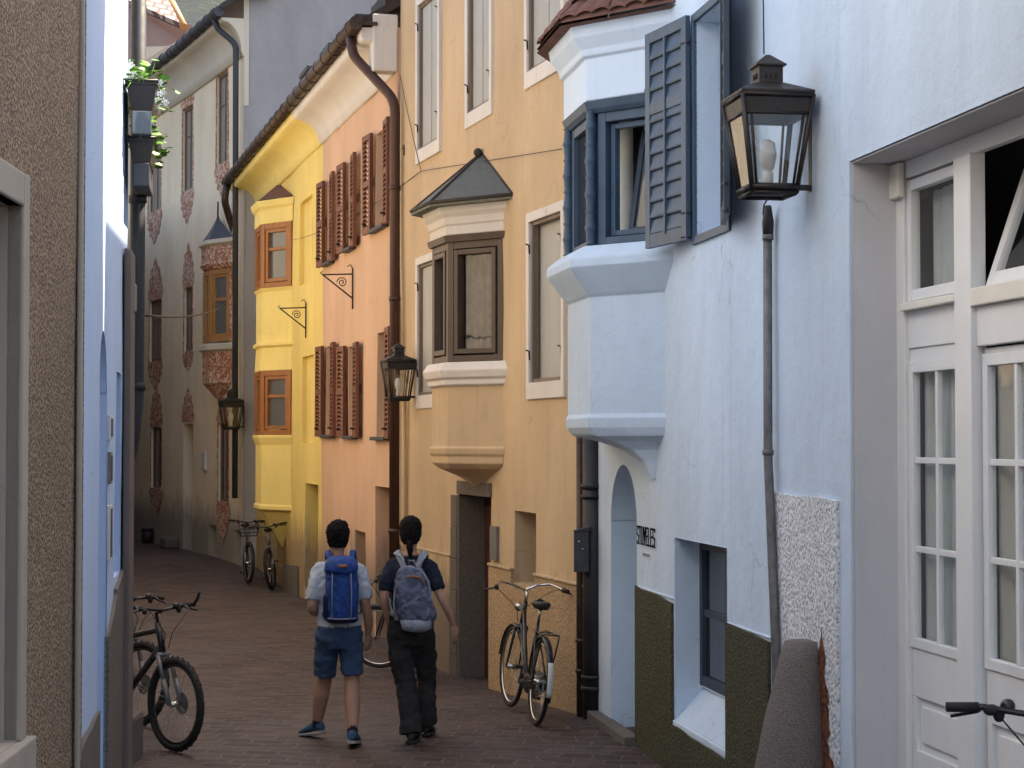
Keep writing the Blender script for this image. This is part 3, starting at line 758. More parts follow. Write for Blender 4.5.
ua, ub = WB.u(638.2, 537), WB.u(656.5, 540); za, zb_ = WB.z(634, 543.5), WB.z(634, 523.5); cw_ = (ua-ub)/8; lt = MB(); th_ = .0125
for k, chx in enumerate('STUVELES'):
    for x0, y0, x1, y1 in GL[chx]:
        a = Vector((ua-cw_*(k+.12+.66*x0), za+.013+(zb_-za-.026)*y0, 0)); b = Vector((ua-cw_*(k+.12+.66*x1), za+.013+(zb_-za-.026)*y1, 0))
        d_ = (b-a).normalized(); n_x = Vector((-d_.y, d_.x, 0))*th_/2; a = a-d_*th_/2; b = b+d_*th_/2
        pts_ = [a+n_x, b+n_x, b-n_x, a-n_x]
        lt.add([WB.P(q.x, q.y, dd) for dd in (.008, .0125+.0003*(k % 2)) for q in pts_], [(0,1,2,3),(4,5,6,7),(0,1,5,4),(1,2,6,5),(2,3,7,6),(3,0,4,7)])
lt.build('painted_lettering', M['lettering'], blue)
lm = MB(); uu = WB.u(644, 552); zz = WB.z(641, 553)
for i in range(7): lm.box(uu-.03*i-.018, uu-.03*i, zz-.012, zz+.008, .007, .011, WB_f)
lm.build('faded_small_lettering', M['fadedink'], blue)
# doorstep
m = MB(); dsu0, dsu1 = arch['u0']-.02, WB.L-.05
m.box(dsu0, dsu1, -.05, .07, -.02, .10, WB_f); o = m.build('doorstep', M['stone'], None, bevel=.012); tag(o, 'flat brown stone step below the blue arched doorway', 'doorstep')
# conduit
o = pipe(None, [WB.at(767.5,216,.05), WB.at(768,455,.05), WB.at(776.5,665,.045), WB.at(777,760,.04)], .026, M['pipegrey'], 'conduit_pipe', [(WB.at(768,240,.05), .03), (WB.at(768,455,.05), .03)], 1.25)
tag(o, 'thin grey conduit running down the blue wall below the big lantern', 'pipe')
c = MB(); c.tube([WB.at(768,206,.06), WB.at(768,222,.05), WB.at(768,238,.05)], [.02,.034,.03], 10); c.tube([WB.at(768,198,.08), WB.at(764,205,.08), WB.at(763,214,.07), WB.at(767,222,.06)], .005, 6); c.build('cable_gland', M['iron'], o)
# guard stone
cx = WB.u(816, 700); cp = WB.P(cx, 0, .09)
m = MB(); lv = []
for i in range(15):
    t = i/14; z = -.1+1.32*t
    r = .30-.185*t+.012*noise.noise(Vector((t*4, 1, 2)));
    if i == 14: r *= .86
    lv.append((z, r, r*.95, cp.x-.10*(1-t)+.02, cp.y))
m.ell(lv, 22); o = m.build('guard_stone', M['cone'], None, bevel=.0, loc=(cp.x, cp.y, 0)); tag(o, 'tall tapered grey stone bollard against the white roughcast patch', 'guard stone')

# ================================================================== BEIGE HOUSE
GD = Vector((-.288,.9576,0)).normalized(); gp = Vector((.66,15.72,0))
g_far = gp+GD*((6.86))
WG = Wall(gp-GD*.05, g_far, 1, .014)
bei = thing('ochre_house', 'tall ochre house with slate roofed bay between the blue and the peach houses', 'house', (gp.x, gp.y, 0))
GZ = 8.3
dA = dict(u0=WG.u(439,90), u1=WG.u(419,90), z0=5.55, z1=7.2, D=.10)
dB = dict(u0=WG.u(491,60), u1=WG.u(469,60), z0=5.62, z1=7.2, D=.10)
dC = dict(u0=WG.u(563,30), u1=WG.u(529,30), z0=5.66, z1=7.2, D=.10)
dD = dict(u0=WG.u(442,330), u1=WG.u(419,330), z0=2.78, z1=4.25, D=.12)
dE = dict(u0=WG.u(563,330), u1=WG.u(531,330), z0=2.80, z1=4.27, D=.22)
door = dict(u0=WG.u(491,560), u1=WG.u(459,560), z0=-.6, z1=1.72, D=.35)
sml = dict(u0=WG.u(537,560), u1=WG.u(514,560), z0=.95, z1=1.62, D=.28, splay=(0,0,0,.08))
mb = MB(); WG.facade(mb, 0, WG.L, -.6, GZ, [dA,dB,dC,dD,dE,door,sml])
mb.quad(WG.P(WG.L,-.6), WG.P(WG.L,GZ), WG.P(WG.L,GZ,-6), WG.P(WG.L,-.6,-6)); mb.quad(WG.P(0,-.6), WG.P(0,GZ), WG.P(0,GZ,-6), WG.P(0,-.6,-6))
mb.build('wall', M['beige'], bei, recalc=False)
rf = MB(); rf.box(-.05, WG.L+.02, GZ, GZ+.12, -6, .5, WG.box_f()); rf.build('roof', M['roofdark'], bei)
for h in (dA,dB,dC,dD,dE):
    m = MB(); band(m, WG, h['u0'], h['u1'], h['z0'], h['z1'], .085, .024, .04, wb=.15)
    sr = m.build('window_surround', M['white'], bei)
    m = MB(); frame_bars(m, WG, h['u0'], h['u1'], h['z0'], h['z1'], -.07, -.005, .035); fr = m.build('window', M['framewood'], bei, bevel=.004)
    if h is not dE:
        m = MB(); m.box(h['u0']+.035, h['u1']-.035, h['z0']+.035, h['z1']-.035, -.055, -.035, WG.box_f()); mid = (h['u0']+h['u1'])/2
        m.box(mid-.006, mid+.006, h['z0']+.04, h['z1']-.04, -.035, -.028, WG.box_f()); m.build('blind', M['blind'], fr)
    else:
        w = h['u1']-h['u0']; m = MB(); f = WG.box_f()
        m.box(h['u0']+w*.35, h['u1']-.035, h['z0']+.035, h['z1']-.035, -.10, -.08, f); m.build('blind', M['blind'], fr)
        m = MB(); frame_bars(m, WG, h['u0']+.04, h['u0']+w*.34, h['z0']+.04, h['z1']-.04, -.18, -.14, .04); m.build('casement', M['white'], fr)
        m = MB(); m.box(h['u0']+.05, h['u0']+w*.34, h['z0']+.05, h['z1']-.05, -.17, -.165, f); m.build('pane', M['glass'], fr)
    m = MB()
    for zz in (h['z0']+.25, h['z1']-.25):
        for uu_ in (h['u0']+.0, h['u1']-.0): m.tube([WG.P(uu_, zz-.04, .015), WG.P(uu_, zz+.04, .02), WG.P(uu_, zz+.05, .05)], .009, 6)
    m.build('hinge', M['iron'], fr)
m = MB(); f = WG.box_f(); n = 0
pl = [(0, door['u0']-.02, -.6, 1.06, 1.07), (WG.u(453,600), WG.L, -.6, 1.06, 1.06)]
cutl = [(0, sml['u0']-.01, -.6, 1.06, 1.06), (sml['u1']+.01, door['u0']-.01, -.6, 1.06, 1.07), (sml['u0']-.01, sml['u1']+.01, -.6, .93, .93)]
sheet(WG, cutl, .03, .04, M['beigeplinth'], bei, 'plinth')
sheet(WG, [(WG.u(453,600)+.01, WG.L, -.6, 1.06, 1.06)], .035, .05, M['beige'], bei, 'plinth')
m = MB()
for a, b in ((0, sml['u0']), (sml['u1'], door['u0']), (WG.u(453,600), WG.L)):
    m = MB(); m.box(a, b, 1.055, 1.085, 0, .045, f); m.build('plinth_moulding', M['beige'], bei, bevel=.01)
# stone door surround
m = MB(); u0, u1 = door['u0'], door['u1']; w = .12
far = WG.u(453,600)
z = -.6
m.box(u0-.02, u1+.001, 1.72, 1.86, -.34, .03, f)
for k in range(7):
    zz0 = -.6+.33*k; dd = .028+.008*random.random(); 
    m.box(u1, far, zz0, zz0+.326, -.34, dd, f)
m.box(u1-.05, u1-.001, -.6, 1.715, -.34, .02, f)
m.build('door_surround', M['stone'], bei, bevel=.008)
m = MB(); m.box(u0, u1-.06, -.3, 1.71, -.30, -.26, f)
for k in range(4): m.box(u0+.1, u1-.16, -.1+.45*k, .25+.45*k, -.26, -.24, f)
m.build('door', M['maroon'], bei, bevel=.006)
m = MB(); m.box(WG.u(499,540), WG.u(492.5,540), WG.z(495,560), WG.z(495,526), .0, .03, f)
o = m.build('notice_panel', M['greybox'], bei, bevel=.004)
window(bei, WG, sml['u0'], sml['u1'], sml['z0']+.01, sml['z1']-.09, -.22, M['framewood'], M['glass'], .05, vs=(.5,), hs=(.5,))
# bay
pA = (-.086,18.07); pA = tuple(WG.P(WG.u(503,300),0))[:2]; a_ = Vector((pA[0], pA[1], 0)); dv = Vector((-.788,.616,0))
c_ = a_+dv*.69; d_ = c_+GD*.63; b_u = (d_-WG.p0).dot(WG.d)+.45; b_ = WG.P(b_u, 0)
PLG = (tuple(a_)[:2], tuple(c_)[:2], tuple(d_)[:2], tuple(b_)[:2])
m = MB()
m.rings([corbel_ring(PLG, WG, .03, 1.80), corbel_ring(PLG, WG, .45, 1.92), corbel_ring(PLG, WG, .86, 2.0), bay_ring(PLG, WG, 0, 2.05), bay_ring(PLG, WG, .0, 2.12), bay_ring(PLG, WG, .02, 2.14), bay_ring(PLG, WG, .03, 2.20), bay_ring(PLG, WG, .0, 2.215), bay_ring(PLG, WG, 0, 2.80)], cap=False, closed=False, smooth=False)
bg = m.build('bay_window', M['beige'], bei, recalc=False, bevel=.008)
m = MB(); m.rings([bay_ring(PLG, WG, 0, 2.80), bay_ring(PLG, WG, .04, 2.82), bay_ring(PLG, WG, .04, 2.87), bay_ring(PLG, WG, .07, 2.89), bay_ring(PLG, WG, .09, 2.96), bay_ring(PLG, WG, .04, 3.04), bay_ring(PLG, WG, -.1, 3.045)], cap=False, closed=False, smooth=False)
m.build('sill', M['white'], bg, recalc=False, bevel=.006)
m = MB(); m.rings([bay_ring(PLG, WG, -.02, 4.28), bay_ring(PLG, WG, .02, 4.29), bay_ring(PLG, WG, .02, 4.38), bay_ring(PLG, WG, .035, 4.39), bay_ring(PLG, WG, .045, 4.46), bay_ring(PLG, WG, .08, 4.50), bay_ring(PLG, WG, .095, 4.57), bay_ring(PLG, WG, -.1, 4.58)], cap=False, closed=False, smooth=False)
m.build('cornice', M['white'], bg, recalc=False, bevel=.006)
e = bay_ring(PLG, WG, .20, 4.56); e2 = bay_ring(PLG, WG, .20, 4.60); ap = WG.P(WG.u(483,200), WG.z(483,153), .01)
m = MB(); m.quad(*e); m.rings([e, e2], cap=False, closed=False, smooth=False); m.quad(e2[0], e2[1], ap); m.quad(e2[1], e2[2], ap); m.quad(e2[2], e2[3], ap)
m.build('roof', M['zinc'], bg, recalc=False)
m = MB()
for p in (e2[1], e2[2], e2[0]): m.tube([p, ap], .018, 6)
m.tube([e2[0], e2[1], e2[2]], .02, 6); m.ball(ap+Vector((-.04,-.03,.0)), .045); m.build('ridge_roll', M['roofdark'], bg)
Wn = Wall(PLG[0], PLG[1], 1, 0); Wf = Wall(PLG[1], PLG[2], 1, 0)
m = MB(); m.rings([bay_ring(PLG, WG, -.08, 4.22), bay_ring(PLG, WG, .03, 4.22), bay_ring(PLG, WG, .05, 4.28), bay_ring(PLG, WG, -.08, 4.285)], cap=False, closed=False, smooth=False)
m.build('head_rail', M['brownwood'], bg, recalc=False)
for Wx in (Wn, Wf):
    m = MB(); frame_bars(m, Wx, .0, Wx.L, 3.045, 4.22, -.08, .0, .07, .06); frame_bars(m, Wx, .085, Wx.L-.085, 3.12, 4.14, -.09, .012, .05, .05)
    m.build('window_frame', M['brownwood'], bg, bevel=.005)
    g = MB(); g.box(.11, Wx.L-.11, 3.15, 4.11, -.06, -.055, Wx.box_f()); g.build('window_pane', M['clear'], bg)
    curtain_sheet(Wx, .1, Wx.L-.1, 3.12, 4.15, -.14, M['dimcurtain'], bg)
    g = MB(); g.box(.05, Wx.L-.05, 3.05, 4.2, -.2, -.19, Wx.box_f()); g.build('room_backing', M['dark'], bg)

# pipes at the blue/ochre junction
px_ = lambda W, x, y, d: W.at(x, y, d)
b0 = WB.P(WB.L+.02, 0, .03)
o = pipe(None, [b0+Vector((0,0,2.35)), b0+Vector((0,0,-.1))], .085, M['pipedark'], 'rain_pipe', [(b0+Vector((0,0,z)), h) for z, h in ((1.88,.04),(1.80,.03),(.22,.04),(.32,.03))], 1.18, 16)
tag(o, 'thick black rain pipe with ribbed collars where the blue and ochre walls meet', 'rain pipe')
b1 = WG.P(.20, 0, .05)
m = MB(); m.tube([b1+Vector((0,0,-.1)), b1+Vector((0,0,2.35))], .035, 10); 
for z in (.35, .6, 1.2): m.tube([b1+Vector((0,0,z)), b1+Vector((0,0,z+.03))], .045, 10)
o = m.build('cable_duct', M['copper']); tag(o, 'slim rusty pipe left of the thick black rain pipe', 'pipe')
mp = b0+Vector((-.09,.10,0)); mbx = MB(); zt_, zb_ = at(583,526,15.6).z, at(583,572,15.6).z
mbx.box(-.07, .05, -.06, .06, zb_, zt_-.04, lambda a, b, c: Vector((mp.x+a, mp.y+b-.16, c)))
mbx.add([Vector((mp.x+a, mp.y+b-.16, c)) for a, b, c in ((-.08,-.07,zt_-.04),(.06,-.07,zt_-.04),(.06,.07,zt_-.04),(-.08,.07,zt_-.04),(.06,-.07,zt_),(.06,.07,zt_))], [(0,1,4),(3,5,2),(0,4,5,3),(1,2,5,4),(0,3,2,1)])
o = mbx.build('mailbox', M['slate'], None, bevel=.004); tag(o, 'small dark grey letter box fixed to the black rain pipe', 'letter box')
k = MB(); k.ball((mp.x, mp.y-.225, zb_+.19), .009); k.ball((mp.x-.03, mp.y-.225, zb_+.25), .009); k.build('lock', M['chrome'], o)

# ================================================================== PEACH HOUSE
PD = Vector((-.253,.9675,0)).normalized(); pp = Vector((-1.35,22.3,0)); pq = pp+PD*5.63; py_end = pp+PD*14.1
WP = Wall(pp, pq); WY = Wall(pq, py_end)
pea = thing('peach_house', 'peach coloured house with red brown shutters and a white coved eave', 'house', (pp.x, pp.y, 0))
EZ = 6.67
def ph(x0, x1, yt, yb, xr, D=.25): return hole(WP, x0, x1, xr, yt, yb, D)
wins = [(327.2,333.8,(322,190),(322,268)), (348.5,355,(343,172),(343,254)), (375.5,388,(368,145),(368,236)),
        (326.5,335,(322,352),(322,436)), (349,358,(345,352),(345,437)), (377.5,390,(379,337),(379,438))]
holes = []
for x0, x1, t, b in wins:
    holes.append(dict(u0=WP.u(x1,300), u1=WP.u(x0,300), z0=WP.z(*b)+.02, z1=WP.z(*t)+.05, D=.22))
dr = dict(u0=WP.u(394,520), u1=WP.u(376,520), z0=-.7, z1=WP.z(377,486), D=.4)
sw2 = dict(u0=WP.u(366,550), u1=WP.u(355,550), z0=WP.z(360,577), z1=WP.z(360,531), D=.25)
mb = MB(); WP.facade(mb, 0, WP.L, -.7, 7.15, holes+[dr, sw2])
mb.quad(WP.P(0,-.6), WP.P(0,7.15), WP.P(0,7.15,-6), WP.P(0,-.6,-6))
mb.build('wall', M['peach'], pea, recalc=False)
m = MB(); m.box(dr['u0'], dr['u1'], -.5, dr['z1'], -.38, -.34, WP.box_f()); m.build('door', M['doorbrown'], pea)
for h in holes:
    fr = window(pea, WP, h['u0']+.005, h['u1']-.005, h['z0']+.01, h['z1']-.01, -.14, M['framewood'], M['glass'], .06, hs=(.5,))
    m = MB(); m.box(h['u0']-.05, h['u1']+.05, h['z0']-.05, h['z0']-.003, -.1, .09, WP.box_f()); m.build('window_sill', M['slate'], pea, bevel=.008)
window(pea, WP, sw2['u0'], sw2['u1'], sw2['z0'], sw2['z1'], -.18, M['framewood'], M['glass'], .05, hs=(.5,))
def peach_shutter(W, u, far, z0, z1, w=.40, tilt=4):
    ang = R(tilt); d = (W.d if far else -W.d); dv = d*math.cos(ang)+W.n*math.sin(ang)
    hinge = W.P(u, 0, .03)
    if far: shutter_small(pea, hinge, dv, w, z0, z1)
    else:
        q = hinge+dv*w; shutter_small(pea, q, -dv, w, z0, z1)
def shutter_small(parent, hinge, dv, w, z0, z1, th=.045):
    p = Vector((hinge.x, hinge.y, 0)); S = Wall(p, p+Vector((dv.x, dv.y, 0)), 1, 0); f = S.box_f(); m = MB(); s = .07
    for a, b in ((0,s),(w-s,w)): m.box(a, b, z0, z1, 0, th, f)
    for a, b in ((z0,z0+s),((z0+z1)/2-s/2,(z0+z1)/2+s/2),(z1-s,z1)): m.box(s, w-s, a, b, .001, th-.001, f)
    z = z0+s
    while z < z1-s-.02:
        m.add([S.P(u, zz, dd) for u in (s, w-s) for zz, dd in ((z, th), (z+.015, th), (z+.05, .004), (z+.035, .002))],
              [(0,1,2,3),(4,7,6,5),(0,4,5,1),(1,5,6,2),(2,6,7,3),(3,7,4,0)])
        z += .058
    o = m.build('shutter', M['shutter'], parent)
    h = MB(); h.tube([S.P(w*.5, z0+.12, th), S.P(w*.5, z0+.12, th+.05)], .015, 6); h.build('shutter_catch', M['iron'], o)
for h in holes[:3]+holes[3:]:
    if h is not holes[5]: peach_shutter(WP, h['u1']+.02, True, h['z0']-.03, h['z1']+.02)
    if h is not holes[2] and h is not holes[5]: peach_shutter(WP, h['u0']-.02, False, h['z0']-.03, h['z1']+.02)
    else: peach_shutter(WP, h['u0']-.02, False, h['z0']-.03, h['z1']+.02, .4)
cove = [(0,EZ-.05),(.035,EZ-.05),(.035,EZ),(.05,EZ+.01)]+[(.05+.36*(1-math.cos(R(a))), EZ+.01+.30*math.sin(R(a))) for a in (15,30,45,60,75,88)]+[(.43,EZ+.34),(.43,EZ+.46),(0,EZ+.47)]
m = MB(); WP.sweep(m, 0.0, WP.L+.1, cove); m.build('cornice', M['white'], pea, recalc=False)
gutter(pea, WP, -.05, WP.L, 7.17, .50, M['copper'])
rfm = MB(); 
def roofslab(W, u0, u1, z, d, slope=.62, run=5.5): 
    m = MB(); m.box(u0, u1, 0, .10, 0, 1, lambda a, b, c: W.P(a, z+(run*c)*slope+b, d-run*c)); return m
roofslab(WP, -.0, WP.L, 7.14, .42).build('roof', M['roofdark'], pea)
for i in range(0):
    pass
# snow guards / stepped roof ends above the gutter
for x, y, in ((303,76),(324,54),(350,27)):
    Wq = WP; u_, z_ = Wq.hit(x, y, .42); m = MB()
    m.box(u_-.30, u_+.30, 7.2, z_+.02, -.10, .34, Wq.box_f()); m.box(u_-.36, u_+.40, z_+.022, z_+.09, -.2, .42, Wq.box_f())
    m.build('snow_guard', M['slate'], pea, bevel=.01)
# dormer
ud = WP.u(392, 10, .15); m = MB()
m.box(.15, 1.1, 7.35, 7.62, -.8, .12, WP.box_f()); dm = m.build('dormer', M['roofdark'], pea, bevel=.01)
m = MB(); m.box(.3, .95, 7.62, 8.3, -.5, .06, WP.box_f()); m.build('dormer_window', M['orangewood'], dm, bevel=.01)
# white end block by the ochre wall
m = MB(); m.box(-.02, .22, 6.62, 7.30, 0.0, .30, WP.box_f()); m.build('eave_end', M['white'], pea, bevel=.02)
# brown downpipe from the gutter
P1 = WP.P(.35, 7.08, .50); P2 = WP.P(.30, 6.85, .48); P3 = WG.P(WG.L-.15, 6.25, .10); P4 = WG.P(WG.L-.15, -.3, .10)
pipe(pea, [P1, P2, P3, P4], .06, M['pipebrown'], 'downpipe', [(WG.P(WG.L-.15, z, .10), .05) for z in (5.2, 3.9, 1.2)], 1.15)
m = MB(); m.tube([WG.P(WG.L-.42, -.2, .05), WG.P(WG.L-.42, 2.75, .05)], .028, 8); m.build('slim_pipe', M['beige'], bei)

# ================================================================== YELLOW HOUSE
yel = thing('yellow_house', 'bright yellow house with two storey bay beyond the peach house', 'house', (py_end.x, py_end.y, 0))
def yh(x0, x1, xr, yt, yb, D, **k): return hole(WY, x0, x1, xr, yt, yb, D, **k)
niches = [yh(300,312,306,199,283,.07), yh(302,313,307,356,443,.07)]
gd_ = yh(305,318,306,483,700,.35); cel = yh(277,286,281,524,566,.3)
mb = MB(); WY.facade(mb, 0, WY.L, -.7, 7.15, niches+[gd_, cel])
mb.quad(WY.P(WY.L,-.6), WY.P(WY.L,7.15), WY.P(WY.L,7.15,-6), WY.P(WY.L,-.6,-6))
mb.build('wall', M['yellow'], yel, recalc=False)
m = MB(); m.box(gd_['u0'], gd_['u1'], -.6, gd_['z1'], -.34, -.30, WY.box_f()); m.build('door', M['doorbrown'], yel)
m = MB(); WY.sweep(m, 0.1, WY.L, cove); m.build('cornice', M['yellowlight'], yel, recalc=False)
gutter(yel, WY, 0, WY.L+.15, 7.17, .50, M['copper'])
roofslab(WY, 0, WY.L, 7.14, .42).build('roof', M['roofdark'], yel)
sheet(WY, [(WY.u(300,580), WY.u(286,580), -.7, WY.z(293,563), WY.z(288,565))], .05, .06, M['stone'], yel, 'plinth')
YD = PD
a_ = WY.P(WY.u(292,300),0); c_ = a_+Vector((-.724,.69,0)).normalized()*.77; d_ = c_+YD*.79; b_ = WY.P((d_-WY.p0).dot(WY.d)+.5, 0)
PLY = tuple(tuple(p)[:2] for p in (a_, c_, d_, b_))
Yz = lambda y: EYE+(440-y)*31.28/1900
m = MB()
m.rings([corbel_ring(PLY, WY, .04, .5), corbel_ring(PLY, WY, .9, 1.1), bay_ring(PLY, WY, .03, 1.14), bay_ring(PLY, WY, .03, 1.2), bay_ring(PLY, WY, 0, 1.22), bay_ring(PLY, WY, 0, 2.2), bay_ring(PLY, WY, .05, 2.32), bay_ring(PLY, WY, .05, 2.36), bay_ring(PLY, WY, -.1, 2.365)], cap=False, closed=False, smooth=False)
by = m.build('bay_window', M['yellowlight'], yel, recalc=False, bevel=.006); m = MB()
m.rings([bay_ring(PLY, WY, -.1, 3.42), bay_ring(PLY, WY, .02, 3.42), bay_ring(PLY, WY, .0, 3.8), bay_ring(PLY, WY, .05, 3.83), bay_ring(PLY, WY, .05, 3.88), bay_ring(PLY, WY, 0, 3.9), bay_ring(PLY, WY, 0, 4.72), bay_ring(PLY, WY, .04, 4.78), bay_ring(PLY, WY, -.1, 4.785)], cap=False, closed=False, smooth=False)
m.build('parapet', M['yellowlight'], by, recalc=False, bevel=.006); m = MB()
m.rings([bay_ring(PLY, WY, -.1, 5.84), bay_ring(PLY, WY, .03, 5.84), bay_ring(PLY, WY, .03, 6.08), bay_ring(PLY, WY, .07, 6.12), bay_ring(PLY, WY, .1, 6.22), bay_ring(PLY, WY, -.1, 6.24)], cap=False, closed=False, smooth=False)
m.build('cornice', M['yellowlight'], by, recalc=False, bevel=.006)
e = bay_ring(PLY, WY, .06, 6.24); ap = WY.P(WY.u(279,200), 6.66, .01); m = MB(); m.quad(e[0], e[1], ap); m.quad(e[1], e[2], ap); m.quad(e[2], e[3], ap); m.build('roof', M['rooftile'], by, recalc=False)
Wn = Wall(PLY[0], PLY[1], 1, 0); Wf = Wall(PLY[1], PLY[2], 1, 0)
for za, zb in ((2.365,3.42), (4.785,5.84)):
    m = MB()
    for Wx in (Wn, Wf): frame_bars(m, Wx, .0, Wx.L, za, zb, -.08, .025, .09, .08); frame_bars(m, Wx, .1, Wx.L-.1, za+.09, zb-.09, -.07, .01, .06, .06, hs=((.62,) if Wx is Wn else ()), bar=.05)
    m.build('window_frame', M['orangewood'], by, bevel=.006)
    for Wx in (Wn, Wf):
        g = MB(); g.box(.12, Wx.L-.12, za+.1, zb-.1, -.05, -.045, Wx.box_f()); g.build('window_pane', M['glasslight'], by)
# ================================================================== CREAM HOUSE
cA = Vector((-4.98,35.2,0)); cB = Vector((-6.45,38.8,0)); cC = Vector((-9.3,45.2,0)); cE = Vector((-13.5,52,0))
W1 = Wall(cA, cB); W2 = Wall(cB, cC); W3 = Wall(cC, cE)
cre = thing('cream_house', 'cream house with red painted ornaments and a small oriel at the bend', 'house', (cA.x, cA.y, 0))
CT = 9.5
def wsel(x): return W1 if x > 193 else W2
ornaments = []
hs1, hs2 = [], []
def ch(x0, x1, yt, yb, orn=(1,1), D=.12, kind='win'):
    xm = (x0+x1)/2; W = wsel(xm)
    u0, u1 = sorted((W.u(x1,(yt+yb)/2), W.u(x0,(yt+yb)/2)))
    if W is W1: u1 = min(u1, W.L-.02)
    else: u0 = max(u0, .02)
    h = dict(u0=u0, u1=u1, z0=W.z(xm,yb), z1=W.z(xm,yt), D=D)
    (hs1 if W is W1 else hs2).append(h); ornaments.append((W, h, orn, kind)); return h
ch(216.5,228,73,163,(.6,.8)); ch(182.5,193,107,190,(.5,.9)); ch(148.5,161,140,211,(0,.9))
ch(149.5,161.5,300,361,(1,.8)); ch(184,192.5,287,351,(1,.5))
ch(151,161.5,427,488,(1,.8)); ch(218,228.5,424,502,(.5,1))
ch(183,192.8,424,549,(.8,0), .3, 'door')
ch(209,216.5,525,556,(0,0), .25, 'cellar'); ch(234,241,530,562,(0,0), .25, 'cellar')
mb = MB(); W1.facade(mb, 0, W1.L, -.4, CT, hs1); W2.facade(mb, 0, W2.L, -.4, CT, hs2); W3.facade(mb, 0, W3.L, -.4, CT, [])
mb.build('wall', M['cream'], cre, recalc=False)
def ogee(W, uc, z, w, h, up):
    m = MB(); pts = [(-1,0),(-1,.22),(-.82,.3),(-.9,.45),(-.62,.55),(-.66,.7),(-.3,.78),(-.22,.9),(0,1),(.22,.9),(.3,.78),(.66,.7),(.62,.55),(.9,.45),(.82,.3),(1,.22),(1,0)]
    s = 1 if up else -1; P = [W.P(uc+a*w/2, z+s*b*h, .008) for a, b in pts]
    n = len(P)//2
    for i in range(n): m.quad(P[i], P[i+1], P[-2-i], P[-1-i]) if i < n-1 else m.quad(P[i], P[i+1], P[-1-i])
    return m
for W, h, (a, b), kind in ornaments:
    if kind == 'door':
        m = MB(); m.box(h['u0'], h['u1'], -.3, h['z1'], -.25, -.2, W.box_f()); m.build('door', M['doorbrown'], cre)
    elif kind == 'win':
        window(cre, W, h['u0'], h['u1'], h['z0'], h['z1'], -.05, M['doorbrown'], M['taupe'] if h['z0'] > 1.6 else M['glass'], .05, vs=(.5,), hs=(.66,))
        m = MB(); band(m, W, h['u0'], h['u1'], h['z0'], h['z1'], .05, .008, .016); m.build('painted_surround', M['fresco'], cre)
    else: pass
    uc = (h['u0']+h['u1'])/2; w = h['u1']-h['u0']+.24
    if a: ogee(W, uc, h['z1']+.05, w, .9*a, True).build('painted_ornament', M['fresco'], cre, recalc=False)
    if b: ogee(W, uc, h['z0']-.05, w, .75*b, False).build('painted_ornament', M['fresco'], cre, recalc=False)
# cove + gutter + pipe
ccv = [(0,CT-.06),(.04,CT-.06),(.04,CT),(.06,CT+.01)]+[(.06+.36*(1-math.cos(R(a))), CT+.01+.55*math.sin(R(a))) for a in (15,30,45,60,75,88)]+[(.45,CT+.62),(0,CT+.63)]
m = MB()
for W in (W1, W2, W3): W.sweep(m, 0, W.L, ccv)
m.build('cornice', M['creamlight'], cre, recalc=False)
m = MB(); W1.facade(m, -0, W1.L, CT+.6, CT+.62, [])
gm = MB()
GZc = CT+.72
gm.tube([W1.P(-.05,GZc,.5), W1.P(W1.L,GZc,.5), W2.P(W2.L,GZc,.5), W3.P(W3.L,GZc,.5)], .10, 12)
for W in (W1, W2):
    u = .2
    while u < W.L: gm.tube([W.P(u,GZc,.5), W.P(u+.06,GZc,.5)], .115, 12); u += .6
gm.build('gutter', M['slate'], cre)
m = MB()
for W in (W1, W2, W3):
    m.box(-.1, W.L+.05, 0, .12, 0, 1, lambda a, b, c, W=W: W.P(a, GZc+.03+3.4*c+b, .46-5*c))
m.build('roof', M['roofdark'], cre)
# rafters/step eaves farther along
m = MB(); W2.box = None
m.box(W2.L-2.4, W2.L-.6, GZc-.15, GZc+.02, .35, 1.15, W2.box_f()); m.tube([W2.P(W2.L-2.3, GZc-.2, 1.1), W2.P(W2.L-.6, GZc-.2, 1.1)], .07, 8); m.tube([W2.P(W2.L-.7, GZc-.15, 1.1), W2.P(W2.L-.7, GZc-.55, .95), W2.P(W2.L-.7, GZc-.65, .5)], .05, 8)
m.build('eave_overhang', M['slate'], cre)
pipe(cre, [W1.P(.35,GZc-.05,.5), W1.P(.30,GZc-.25,.45), W1.P(.12,GZc-.55,.14), W1.P(.12,1.2,.12)], .055, M['slate'], 'downpipe')
pipe(yel, [WY.P(WY.L-.1,7.1,.5), WY.P(WY.L-.1,6.8,.55), WY.P(WY.L+.25,6.45,.4), WY.P(WY.L+.32,6.1,.25), WY.P(WY.L+.32,1.6,.22)], .07, M['copper'], 'downpipe', [(WY.P(WY.L+.32,6.0,.25), .3)], 1.7)
# oriel
ux = W1.u(232,300); a_ = W1.P(ux,0); c_ = a_+Vector((-.70,.714,0)).normalized()*.72; d_ = c_+W1.d*.6; b_ = W1.P((d_-W1.p0).dot(W1.d)+.45, 0)
PLC = tuple(tuple(p)[:2] for p in (a_, c_, d_, b_)); Yc = c_.y
cz = lambda y: EYE+(440-y)*Yc/1900
m = MB(); m.rings([corbel_ring(PLC, W1, .04, cz(402)), corbel_ring(PLC, W1, .85, cz(386)), bay_ring(PLC, W1, 0, cz(383)), bay_ring(PLC, W1, 0, cz(352))], cap=False, closed=False, smooth=False)
oc = m.build('oriel', M['fresco'], cre, recalc=False); m = MB()
m.rings([bay_ring(PLC, W1, -.05, cz(270)), bay_ring(PLC, W1, .0, cz(268)), bay_ring(PLC, W1, .06, cz(264)), bay_ring(PLC, W1, .03, cz(262)), bay_ring(PLC, W1, .03, cz(246))], cap=False, closed=False, smooth=False)
